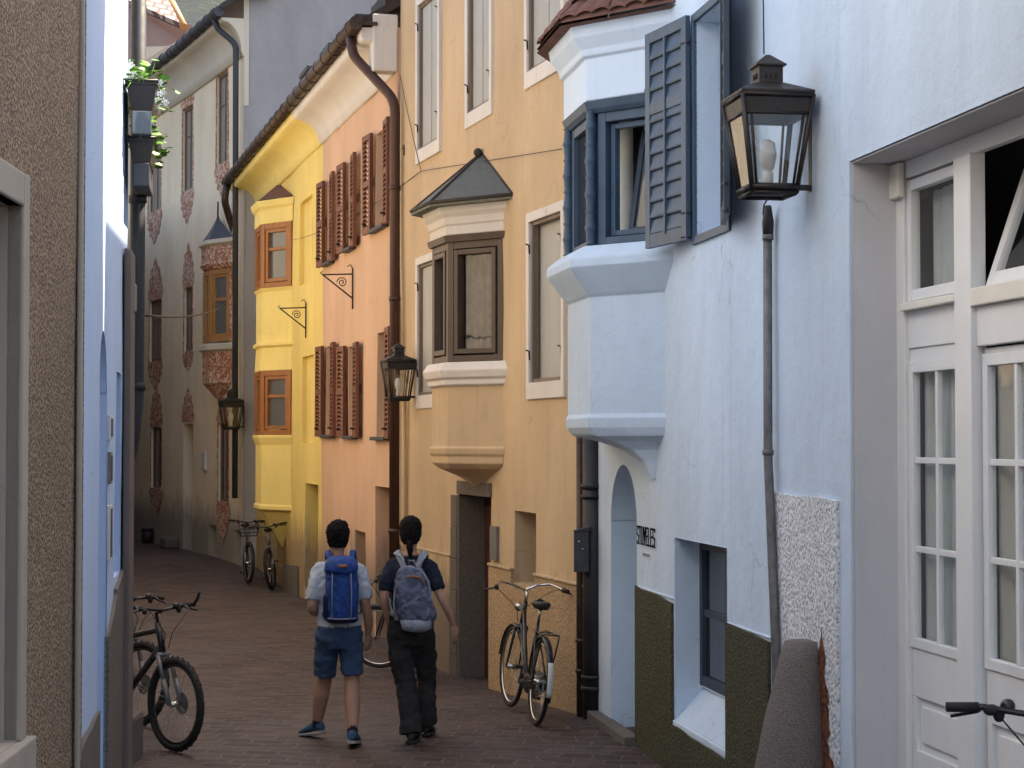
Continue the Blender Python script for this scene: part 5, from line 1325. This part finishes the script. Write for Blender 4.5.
    if kind == 'city':
        for c_, T_, a0, a1, nm in ((rear, Matrix.Identity(4), 20, 200, 'mudguard'), (front, S, 10, 165, 'mudguard')):
            m = MB(); P = []; rs = []
            for i in range(24):
                a = R(a0+(a1-a0)*i/23) if nm else 0
                ring = []
                for q in (-1,-.6,0,.6,1): ring.append(T_@(c_+V((math.cos(a)*(r+.012+.012*(1-q*q)), q*.026, math.sin(a)*(r+.012+.012*(1-q*q))))))
                rs.append(ring)
            m.rings(rs, cap=False, closed=False); m.build('mudguard', M['bikeblack'], t, recalc=False, solid=.003)
        m = MB(); z = .74
        for s in (-1,1): m.tube([V((.2,s*.05,z)), V((-.22,s*.07,z)), V((-.22,s*.07,z-.03)), V((-.02,s*.07,.36))], .006, 6)
        m.tube([V((-.22,-.07,z)), V((-.22,.07,z))], .006, 6); m.tube([V((.0,-.06,z)), V((.0,.06,z))], .006, 6); m.tube([V((.1,0,z)), V((-.22,0,z))], .006, 6)
        m.build('luggage_rack', M['bikeblack'], t)
        if bars == 'swept':
            m = MB(); rs = []
            for i in range(9):
                a = R(150+42*i/8); rs.append([V((math.cos(a)*(r+.03), q*.022, r+math.sin(a)*(r+.03))) for q in (-1,0,1)])
            m.rings(rs, cap=False, closed=False); m.build('rear_reflector', M['whiteplastic'], t, recalc=False, solid=.006)
            m = MB(); m.tube([V((.02,-.055,r)), bb+V((0,-.06,0))], [.05,.11], 14); m.build('chain_guard', M['bikeblack'], t)
            m = MB(); m.tube([S@(hb+V((.07,0,.12))), S@(hb+V((.12,0,.12)))], [.02,.04], 12); m.build('front_lamp', M['chrome'], t)
    if basket:
        m = MB(); c0 = S@(c+V((.14,0,-.10)))
        for z_ in (-.12,-.06,0,.06): 
            k_ = .10+.03*(z_+.12)/.18; m.tube([c0+V((a*k_,b*k_*1.3,z_)) for a,b in ((1,1),(-1,1),(-1,-1),(1,-1),(1,1))], .004, 4)
        for i in range(16):
            a = 6.283*i/16; d = V((max(-1,min(1,1.4*math.cos(a))), 1.3*max(-1,min(1,1.4*math.sin(a))), 0)); m.tube([c0+d*.10+V((0,0,-.12)), c0+d*.13+V((0,0,.06))], .003, 4)
        m.build('basket', M['iron'], t)
    if bag:
        m = MB(); m.ell([(.36,.13,.07,-.02,.12),(.40,.15,.08,-.02,.12),(.66,.14,.08,-.02,.12),(.70,.12,.06,-.02,.12)], 20, p=4); m.build('pannier', M['shoeblack'], t)
    return t
def put(t, x, y, head, lean=0, z=None):
    t.location = (x, y, (gz(x, y) if z is None else z)+.004)
    t.rotation_euler = (Matrix.Rotation(head,4,'Z') @ Matrix.Rotation(lean,4,'X')).to_euler()
def from_front(t, fx, fy, hd, lean=0):
    put(t, fx-1.07*math.cos(hd), fy-1.07*math.sin(hd), hd, lean)
mt = bicycle('mtb', R(-6), True, 'bikeblack', 'black mountain bike with bar ends against the left wall, front wheel toward us')
from_front(mt, -2.47, 13.95, R(-40), R(-3))
m2 = bicycle('mtb', R(20), False, 'bikegrey', 'dark bicycle mostly hidden behind the black mountain bike on the left', bag=True)
from_front(m2, -3.02, 15.3, R(-58), R(-3))
cb = bicycle('city', R(5), False, 'bikeblack', 'black city bicycle with chrome swept handlebar against the ochre plinth', bars='swept')
put(cb, .185, 15.25, R(90+11.5), R(6))
b4 = bicycle('city', R(50), False, 'bikered', 'bicycle leaning on the ochre wall half hidden behind the woman')
from_front(b4, -1.42, 20.3, R(114), R(2))
b5 = bicycle('mtb', R(12), False, 'bikegrey', 'farther left of the two bicycles below the yellow bay, with a basket', basket=True)
from_front(b5, -4.42, 32.0, R(-80), R(2))
b6 = bicycle('mtb', R(-14), False, 'bikegrey', 'nearer right of the two bicycles below the yellow bay, black with grey frame')
from_front(b6, -3.90, 30.9, R(-82), R(3))
b7 = bicycle('mtb', R(-4), False, 'bikeblue', 'blue bicycle cut by the right edge in front of the shop door')
hd = R(80); put(b7, 1.83-.88*math.cos(hd), 6.45-.88*math.sin(hd), hd, R(-2), z=.33)

# ================================================================== PEOPLE
def hand(m, w, d, right=1, curl=.5, nrm=None):
    """palm + five fingers from wrist w pointing along d"""
    w = Vector(w); d = Vector(d).normalized(); n = Vector(nrm or (0,1,0)); n = (n-d*n.dot(d)).normalized(); s = d.cross(n)*right
    m.tube([w-d*.01, w+d*.03, w+d*.085], [.024,.036,.033], 12, up=n, flat=.55)
    L = (.062,.072,.068,.052)
    for i in range(4):
        b = w+d*.078+s*(.027-.018*i); p1 = b+d*L[i]*.45+n*.006; dd = (d+n*curl).normalized(); p2 = p1+dd*L[i]*.35; p3 = p2+(d+n*curl*2.2).normalized()*L[i]*.3
        m.tube([b-d*.02, p1, p2, p3], [.0105,.010,.0095,.007], 8)
    tb = w+d*.02+s*.028; m.tube([tb-s*.012, tb+(d+s*.9+n*.3).normalized()*.035, tb+(d*1.4+s*.7+n*.5).normalized()*.068], [.014,.012,.009], 8)
def remesh(o, vox, it=4):
    md = o.modifiers.new('remesh', 'REMESH'); md.mode = 'VOXEL'; md.voxel_size = vox; md.use_smooth_shade = True
    s = o.modifiers.new('smooth', 'SMOOTH'); s.factor = .5; s.iterations = it
def head(m, c, sc=1.0):
    c = Vector(c); L = []
    for z, rx, ry, cy in ((-.125,.03,.035,.035),(-.11,.045,.06,.02),(-.08,.058,.078,.012),(-.04,.068,.088,.006),(0,.075,.096,0),(.04,.077,.099,-.003),(.075,.068,.088,-.005),(.1,.048,.064,-.005),(.117,.02,.03,-.005)):
        L.append((c.z+z*sc, rx*sc, ry*sc, c.x, c.y+cy))
    m.ell(L, 20)
    m.tube([c+Vector((0,.088,.015)), c+Vector((0,.112,-.025)), c+Vector((0,.09,-.035))], [.008,.014,.01], 8)
    for s in (-1,1):
        m.ell([(c.z-.035,.006,.012,c.x+s*.077,c.y-.002),(c.z-.01,.009,.018,c.x+s*.081,c.y-.004),(c.z+.02,.008,.017,c.x+s*.081,c.y-.006),(c.z+.032,.004,.008,c.x+s*.078,c.y-.004)], 10)
    m.tube([c+Vector((-.02,.092,-.065)), c+Vector((0,.1,-.065)), c+Vector((.02,.092,-.065))], .007, 6)
    m.ell([(c.z-.25,.055,.058,c.x,c.y-.035),(c.z-.16,.050,.056,c.x,c.y-.022),(c.z-.08,.048,.056,c.x,c.y-.01)], 16)
def limb(m, pts, rs, n=14):
    # smooth subdivision of the path
    P = [Vector(p) for p in pts]; Q = []; Rr = []
    for i in range(len(P)-1):
        for k in range(4):
            t = k/4; p0 = P[max(i-1,0)]; p1 = P[i]; p2 = P[i+1]; p3 = P[min(i+2,len(P)-1)]
            Q.append(.5*((2*p1)+(p2-p0)*t+(2*p0-5*p1+4*p2-p3)*t*t+(3*p1-p0-3*p2+p3)*t**3)); Rr.append(rs[i]*(1-t)+rs[i+1]*t)
    Q.append(P[-1]); Rr.append(rs[-1]); m.tube(Q, Rr, n)
def eyes(t, c, body):
    c = Vector(c); e = MB()
    for s in (-1,1): e.ball(c+Vector((s*.03,.084,.005)), .012)
    e.build('eyes', M['whiteplastic'], t)
def fold(o, s=.008, sc=.12):
    tx = bpy.data.textures.new('cloth_folds', 'CLOUDS'); tx.noise_scale = sc; tx.noise_depth = 2
    md = o.modifiers.new('folds', 'DISPLACE'); md.texture = tx; md.strength = s; md.mid_level = .5; md.texture_coords = 'LOCAL'
def shoe(m, a, toe, sole):
    a = Vector(a); toe = Vector(toe); d = toe-a; L = d.length; d.normalize(); up = Vector((0,0,1)); s = d.cross(up).normalized(); up = s.cross(d)
    f = lambda x, y, z: a-up*.0+d*z+s*x+up*y
    # rings along the foot
    R_ = []
    for z_, w, h, b in ((-.06,.020,.018,-.045),(-.05,.034,.045,-.03),(0,.040,.058,-.022),(.06,.042,.048,-.03),(.12,.047,.034,-.045),(.17,.045,.026,-.052),(.205,.030,.018,-.056),(.215,.014,.01,-.058)):
        R_.append([f(w*math.cos(2*math.pi*k/16), b+h*math.sin(2*math.pi*k/16)*(1 if math.sin(2*math.pi*k/16) > 0 else .55), z_) for k in range(16)])
    m.rings(R_)
    S_ = []
    for z_, w in ((-.062,.024),(-.045,.038),(.05,.043),(.13,.050),(.19,.042),(.218,.018)):
        S_.append([f(-w,-.085,z_), f(w,-.085,z_), f(w,-.062,z_), f(-w,-.062,z_)])
    sole.rings(S_)
# ---- man
def man():
    t = thing('person', 'man in white T-shirt and denim shorts walking away with a blue backpack', 'person', (0,0,0), local=True)
    b = MB(); hc = (-.012,.02,1.60); head(b, hc)
    b.ell([(.80,.13,.10,0,0),(.90,.165,.115,0,0),(1.0,.15,.105,0,0),(1.12,.158,.108,0,0),(1.25,.150,.10,0,0),(1.34,.130,.085,0,-.005),(1.40,.085,.07,-.005,-.01),(1.45,.07,.065,-.008,-.01)], 22)
    limb(b, [(.13,0,1.37),(.165,-.005,1.33),(.192,-.03,1.16),(.208,-.035,1.07),(.226,.0,.96),(.228,.05,.85)], [.03,.043,.044,.04,.038,.026])
    hand(b, (.228,.05,.85), (-.02,.12,-1), 1, .45, (-.6,.6,0))
    limb(b, [(-.13,0,1.37),(-.168,-.005,1.33),(-.195,-.04,1.16),(-.205,-.05,1.06),(-.18,.06,1.02),(-.13,.17,1.03)], [.03,.043,.044,.041,.037,.026])
    hand(b, (-.13,.17,1.03), (.5,.8,.1), -1, .5, (0,.1,-1))
    limb(b, [(.085,0,.86),(.095,.02,.68),(.10,.03,.48),(.106,-.07,.33),(.108,-.18,.115)], [.085,.078,.060,.064,.038])
    limb(b, [(-.085,0,.86),(-.095,.10,.68),(-.115,.22,.49),(-.145,.24,.34),(-.175,.29,.12)], [.085,.078,.060,.064,.038])
    body = b.build('body', M['skin'], t); remesh(body, .008, 3)
    eyes(t, hc, body)
    h = MB(); c = Vector(hc)
    h.ell([(c.z-.072,.062,.062,c.x,c.y-.032),(c.z-.05,.072,.076,c.x,c.y-.028),(c.z,.086,.095,c.x,c.y-.018),(c.z+.05,.092,.108,c.x,c.y-.010),(c.z+.09,.082,.100,c.x,c.y-.004),(c.z+.125,.055,.07,c.x+.005,c.y-.002),(c.z+.14,.02,.03,c.x,c.y)], 24)
    ho = h.build('hair', M['hair'], t); remesh(ho, .006, 1); fold(ho, .03, .018); 
    s = MB()
    s.ell([(.86,.172,.125,0,0),(.95,.172,.125,0,0),(1.02,.168,.12,0,0),(1.12,.172,.12,0,0),(1.25,.175,.122,0,0),(1.34,.170,.108,0,-.005),(1.395,.125,.09,-.005,-.01),(1.43,.085,.075,-.008,-.01)], 24)
    limb(s, [(.11,0,1.37),(.158,0,1.34),(.188,-.02,1.22),(.205,-.03,1.12)], [.05,.060,.060,.062])
    limb(s, [(-.11,0,1.37),(-.158,0,1.34),(-.188,-.03,1.22),(-.205,-.045,1.12)], [.05,.060,.060,.062])
    so = s.build('tshirt', M['tee'], t); remesh(so, .011, 3); fold(so, .030, .06)
    s = MB(); s.ell([(.74,.12,.10,0,.0),(.80,.17,.125,0,0),(.90,.178,.128,0,0),(.93,.172,.122,0,0)], 22)
    limb(s, [(.085,0,.86),(.098,.02,.70),(.102,.03,.54)], [.10,.094,.085]); limb(s, [(-.085,0,.86),(-.10,.09,.70),(-.115,.15,.52)], [.10,.096,.088])
    so = s.build('shorts', M['denim'], t); remesh(so, .011, 2); fold(so, .034, .06)
    s = MB(); limb(s, [(.107,-.125,.22),(.108,-.165,.15),(.108,-.18,.09)], [.047,.041,.042]); limb(s, [(-.162,.265,.22),(-.172,.282,.15),(-.175,.29,.09)], [.047,.041,.042]); s.build('socks', M['sock'], t)
    s = MB(); so_ = MB(); shoe(s, (.108,-.18,.115), (.135,.02,.085), so_); shoe(s, (-.175,.29,.115), (-.29,.41,.088), so_)
    sh_ = s.build('shoes', M['sneaker'], t); so_.build('soles', M['sole'], sh_)
    return t
mn = man(); mn.location = (-1.30,14.33,gz(0,14.3)); mn.rotation_euler = (0,0,R(4)); mn.scale = (.965,)*3
def woman():
    t = thing('person', 'woman in navy T-shirt and dark trousers walking away with a grey backpack', 'person', (0,0,0), local=True)
    b = MB(); hc = (-.005,.02,1.60); head(b, hc, .97)
    b.ell([(.80,.14,.11,0,0),(.90,.17,.12,0,0),(1.0,.145,.10,0,0),(1.1,.135,.095,0,0),(1.25,.14,.095,0,0),(1.34,.12,.08,0,-.005),(1.40,.08,.06,0,-.01),(1.45,.06,.06,0,-.01)], 22)
    limb(b, [(.12,0,1.37),(.155,-.005,1.33),(.21,-.04,1.18),(.25,-.06,1.09),(.295,-.02,.99),(.325,.03,.89)], [.03,.038,.037,.033,.031,.022])
    hand(b, (.325,.03,.89), (.20,.2,-1), 1, .5, (-.7,.5,0))
    limb(b, [(-.12,0,1.37),(-.155,-.005,1.33),(-.188,-.05,1.18),(-.20,-.06,1.08),(-.18,.0,.97),(-.165,.05,.88)], [.03,.038,.037,.033,.031,.022])
    hand(b, (-.165,.05,.88), (.1,.25,-1), -1, .5, (.7,.5,0))
    limb(b, [(.08,0,.86),(.09,.12,.68),(.10,.2,.48),(.10,.2,.3),(.095,.26,.12)], [.09,.08,.056,.05,.034])
    limb(b, [(-.08,0,.86),(-.07,.03,.68),(-.04,.04,.48),(-.01,-.02,.3),(.015,-.08,.10)], [.09,.08,.056,.05,.034])
    body = b.build('body', M['skin2'], t); remesh(body, .008, 3); eyes(t, hc, body)
    h = MB(); c = Vector(hc)
    h.ell([(c.z-.085,.05,.05,c.x,c.y-.035),(c.z-.05,.074,.078,c.x,c.y-.030),(c.z,.084,.095,c.x,c.y-.020),(c.z+.05,.088,.104,c.x,c.y-.012),(c.z+.09,.077,.095,c.x,c.y-.006),(c.z+.12,.05,.065,c.x,c.y-.004),(c.z+.133,.02,.03,c.x,c.y)], 24)
    limb(h, [(c.x+.003,c.y-.08,c.z-.05),(c.x+.005,c.y-.105,c.z-.09),(c.x+.008,c.y-.11,c.z-.14),(c.x+.010,c.y-.105,c.z-.19)], [.022,.026,.022,.010], 10)
    ho = h.build('hair', M['hair'], t); remesh(ho, .006, 1); fold(ho, .016, .015)
    s = MB(); s.ell([(.88,.172,.125,0,0),(.95,.160,.115,0,0),(1.08,.15,.108,0,0),(1.25,.158,.113,0,0),(1.34,.155,.10,0,-.005),(1.40,.12,.082,0,-.01),(1.43,.075,.07,0,-.01)], 24)
    limb(s, [(.1,0,1.37),(.15,0,1.34),(.195,-.03,1.24),(.22,-.045,1.17)], [.045,.054,.054,.052]); limb(s, [(-.1,0,1.37),(-.15,0,1.34),(-.182,-.04,1.24),(-.195,-.05,1.16)], [.045,.054,.054,.052])
    so = s.build('tshirt', M['navy'], t); remesh(so, .011, 3); fold(so, .026, .06)
    s = MB(); s.ell([(.74,.12,.10,0,.0),(.82,.178,.13,0,0),(.90,.178,.128,0,0),(.98,.158,.115,0,0)], 22)
    limb(s, [(.085,0,.86),(.095,.12,.66),(.10,.2,.46),(.10,.21,.28),(.098,.25,.11)], [.10,.094,.074,.075,.088]); limb(s, [(-.085,0,.86),(-.075,.03,.66),(-.045,.04,.46),(-.012,-.02,.28),(.012,-.07,.07)], [.10,.098,.08,.08,.092])
    so = s.build('trousers', M['trousers'], t); remesh(so, .011, 2); fold(so, .032, .07)
    s = MB(); so_ = MB(); shoe(s, (.095,.26,.095), (.11,.46,.09), so_); shoe(s, (.015,-.08,.092), (.02,.13,.09), so_)
    sh_ = s.build('shoes', M['shoeblack'], t); so_.build('soles', M['shoeblack'], sh_)
    return t
wm = woman(); wm.location = (-.765,14.42,gz(0,14.4)); wm.rotation_euler = (0,0,R(-3)); wm.scale = (.985,)*3
def strap(m, pts, w, th=.006):
    P = []; 
    for i in range(len(pts)-1):
        for k in range(5):
            t = k/5; p0, p1, p2, p3 = (Vector(pts[max(i-1,0)]), Vector(pts[i]), Vector(pts[i+1]), Vector(pts[min(i+2,len(pts)-1)]))
            P.append(.5*((2*p1)+(p2-p0)*t+(2*p0-5*p1+4*p2-p3)*t*t+(3*p1-p0-3*p2+p3)*t**3))
    P.append(Vector(pts[-1])); m.tube(P, w/2, 8, up=(0,1,0), flat=th/w*2)
# blue backpack
bpk = thing('backpack', 'tall royal blue hiking backpack on the back of the man', 'backpack', (0,0,0), local=True)
m = MB(); Y0 = -.215
m.ell([(.93,.09,.06,.02,Y0),(.95,.135,.085,.02,Y0),(1.05,.15,.10,.02,Y0),(1.2,.155,.105,.018,Y0),(1.30,.148,.10,.015,Y0),(1.36,.13,.085,.012,Y0),(1.38,.09,.06,.012,Y0)], 28, p=3)
o = m.build('pack_body', M['packblue'], bpk); remesh(o, .009, 2); fold(o, .02, .06)
m = MB(); m.ell([(1.30,.14,.10,.012,Y0-.005),(1.33,.158,.118,.012,Y0-.005),(1.39,.15,.115,.012,Y0),(1.425,.11,.085,.012,Y0+.01),(1.435,.06,.04,.012,Y0+.01)], 28, p=2.8); o = m.build('lid', M['packblue'], bpk); fold(o, .02, .05)
m = MB(); m.ell([(1.352,.036,.004,.028,Y0-.124),(1.365,.042,.006,.028,Y0-.124),(1.378,.036,.004,.028,Y0-.122)], 16, p=3); m.build('badge', M['badge'], bpk)
m = MB(); m.ell([(.925,.12,.075,.02,Y0),(.94,.148,.095,.02,Y0),(.965,.15,.098,.02,Y0)], 28, p=3); m.build('base', M['packnavy'], bpk)
m = MB(); m.ell([(.97,.02,.06,-.125,Y0),(.98,.03,.075,-.128,Y0),(1.12,.028,.075,-.13,Y0),(1.14,.02,.07,-.13,Y0)], 16, p=3); m.build('side_pocket', M['packnavy'], bpk)
m = MB()
for s in (-1,1):
    m.tube([(.02+s*.085,Y0-.108,.96),(.02+s*.09,Y0-.112,1.15),(.018+s*.085,Y0-.112,1.31)], .0055, 6)
m.tube([(.02-.13,Y0-.075,.965),(.02-.07,Y0-.1,.962),(.02,Y0-.104,.96),(.02+.07,Y0-.1,.962),(.02+.13,Y0-.075,.965)], .006, 6)
m.build('piping', M['packpale'], bpk)
m = MB()
for s in (-1,1): strap(m, [(.01+s*.09,Y0+.09,1.36),(s*.115,-.06,1.455),(s*.12,.04,1.45),(s*.13,.125,1.33),(s*.15,.12,1.15),(s*.17,.0,1.0),(s*.13,Y0+.08,.97)], .055)
strap(m, [(-.10,Y0+.05,.97),(-.19,-.02,.95),(-.185,.08,.94)], .05)
m.build('shoulder_strap', M['packblue'], bpk)
bpk.location = mn.location+Vector((.01,0,.035)); bpk.rotation_euler = mn.rotation_euler; bpk.scale = (.80,.96,.965)
# grey backpack
gpk = thing('backpack', 'slouchy blue grey daypack with pale straps on the back of the woman', 'backpack', (0,0,0), local=True)
m = MB(); Y0 = -.20; X0 = .055
m.ell([(.885,.06,.05,X0+.02,Y0),(.90,.115,.08,X0+.02,Y0),(.98,.15,.10,X0+.015,Y0),(1.08,.148,.105,X0,Y0),(1.2,.14,.10,X0-.02,Y0),(1.30,.12,.085,X0-.035,Y0),(1.345,.085,.06,X0-.04,Y0),(1.36,.04,.03,X0-.04,Y0)], 28, p=2.5)
o = m.build('pack_body', M['packgrey'], gpk); remesh(o, .009, 2); fold(o, .05, .07)
m = MB(); m.ell([(.87,.07,.06,X0+.015,Y0-.01),(.885,.12,.09,X0+.015,Y0-.01),(.95,.13,.10,X0+.012,Y0-.012),(.965,.10,.08,X0+.01,Y0)], 24, p=2.5); o = m.build('lower_pocket', M['packpale'], gpk); fold(o, .02, .05)
m = MB()
m.tube([(X0-.16,Y0-.01,.95),(X0-.165,Y0-.04,1.08),(X0-.155,Y0-.02,1.2),(X0-.12,Y0-.03,1.3),(X0-.04,Y0-.05,1.36),(X0+.06,Y0-.04,1.32)], .009, 8)
m.tube([(X0+.155,Y0-.01,.99),(X0+.135,Y0-.04,1.12),(X0+.11,Y0-.03,1.25),(X0+.06,Y0-.04,1.32)], .009, 8)
m.tube([(X0-.06,Y0+.05,1.345),(X0-.05,Y0+.02,1.40),(X0-.01,Y0+.02,1.40),(X0,Y0+.05,1.345)], .008, 8)
m.build('piping', M['packpale'], gpk)
m = MB(); m.tube([(X0-.06,Y0-.09,1.28),(X0+.0,Y0-.095,1.29),(X0+.05,Y0-.09,1.275),(X0+.075,Y0-.07,1.23)], .008, 6); m.build('zip_pull', M['badge'], gpk)
m = MB()
for s in (-1,1):
    strap(m, [(X0-.04+s*.05,Y0+.07,1.33),(s*.105,-.05,1.45),(s*.115,.04,1.44),(s*.12,.12,1.33),(s*.14,.11,1.15),(s*.15,0,1.03),(X0+s*.12,Y0+.07,.97)], .05)
    strap(m, [(X0-.04+s*.05,Y0+.03,1.34),(X0-.02+s*.09,-.13,1.42),(s*.135,-.03,1.445)], .018)
strap(m, [(X0-.14,Y0+.03,.97),(-.15,-.10,1.0),(-.17,.0,.965),(-.16,.1,.96)], .045)
strap(m, [(X0-.14,Y0-.0,.95),(-.14,-.12,1.02),(-.19,-.06,1.16)], .012)
m.build('shoulder_strap', M['packpale'], gpk)
gpk.location = wm.location; gpk.rotation_euler = wm.rotation_euler; gpk.scale = (.93,.985,.985)

# ================================================================== CAMERA, LIGHT
cam = bpy.data.cameras.new('camera'); co = bpy.data.objects.new('camera', cam); COL.objects.link(co)
cam.sensor_width = 36; cam.lens = F/1024*36; cam.clip_start = .1; cam.clip_end = 2000
co.location = (0,0,EYE); co.rotation_euler = (math.pi/2+PITCH, 0, 0); scn.camera = co
SUN_EL, SUN_AZ = 56, 62     # azimuth measured from +Y towards +X
w = bpy.data.worlds.new('World'); scn.world = w; w.use_nodes = True; nt = w.node_tree
sky = nt.nodes.new('ShaderNodeTexSky'); sky.sky_type = 'NISHITA'; sky.sun_disc = False; sky.sun_elevation = R(SUN_EL); sky.sun_rotation = R(SUN_AZ)
sky.air_density = 1.0; sky.dust_density = 4.0; sky.ozone_density = 1.0
bg = nt.nodes['Background']; nt.links.new(sky.outputs[0], bg.inputs[0]); bg.inputs[1].default_value = .15
sl = bpy.data.lights.new('sun', 'SUN'); sl.energy = 4.8; sl.angle = R(.5); sl.color = (1,.95,.87)
so = bpy.data.objects.new('sun', sl); COL.objects.link(so)
dv = Vector((math.sin(R(SUN_AZ))*math.cos(R(SUN_EL)), math.cos(R(SUN_AZ))*math.cos(R(SUN_EL)), math.sin(R(SUN_EL))))
so.rotation_euler = (-dv).to_track_quat('-Z', 'Y').to_euler(); so.location = dv*60
scn.view_settings.view_transform = 'Standard'; scn.view_settings.look = 'None'; scn.view_settings.gamma = 1
scn.view_settings.exposure = 1.85
scn.view_settings.use_white_balance = True; scn.view_settings.white_balance_temperature = 7600; scn.view_settings.white_balance_tint = 12
scn.cycles.max_bounces = 8; scn.cycles.diffuse_bounces = 5; scn.cycles.glossy_bounces = 4; scn.cycles.transparent_max_bounces = 12
scn.cycles.use_denoising = True
scn.cycles.sample_clamp_indirect = 8
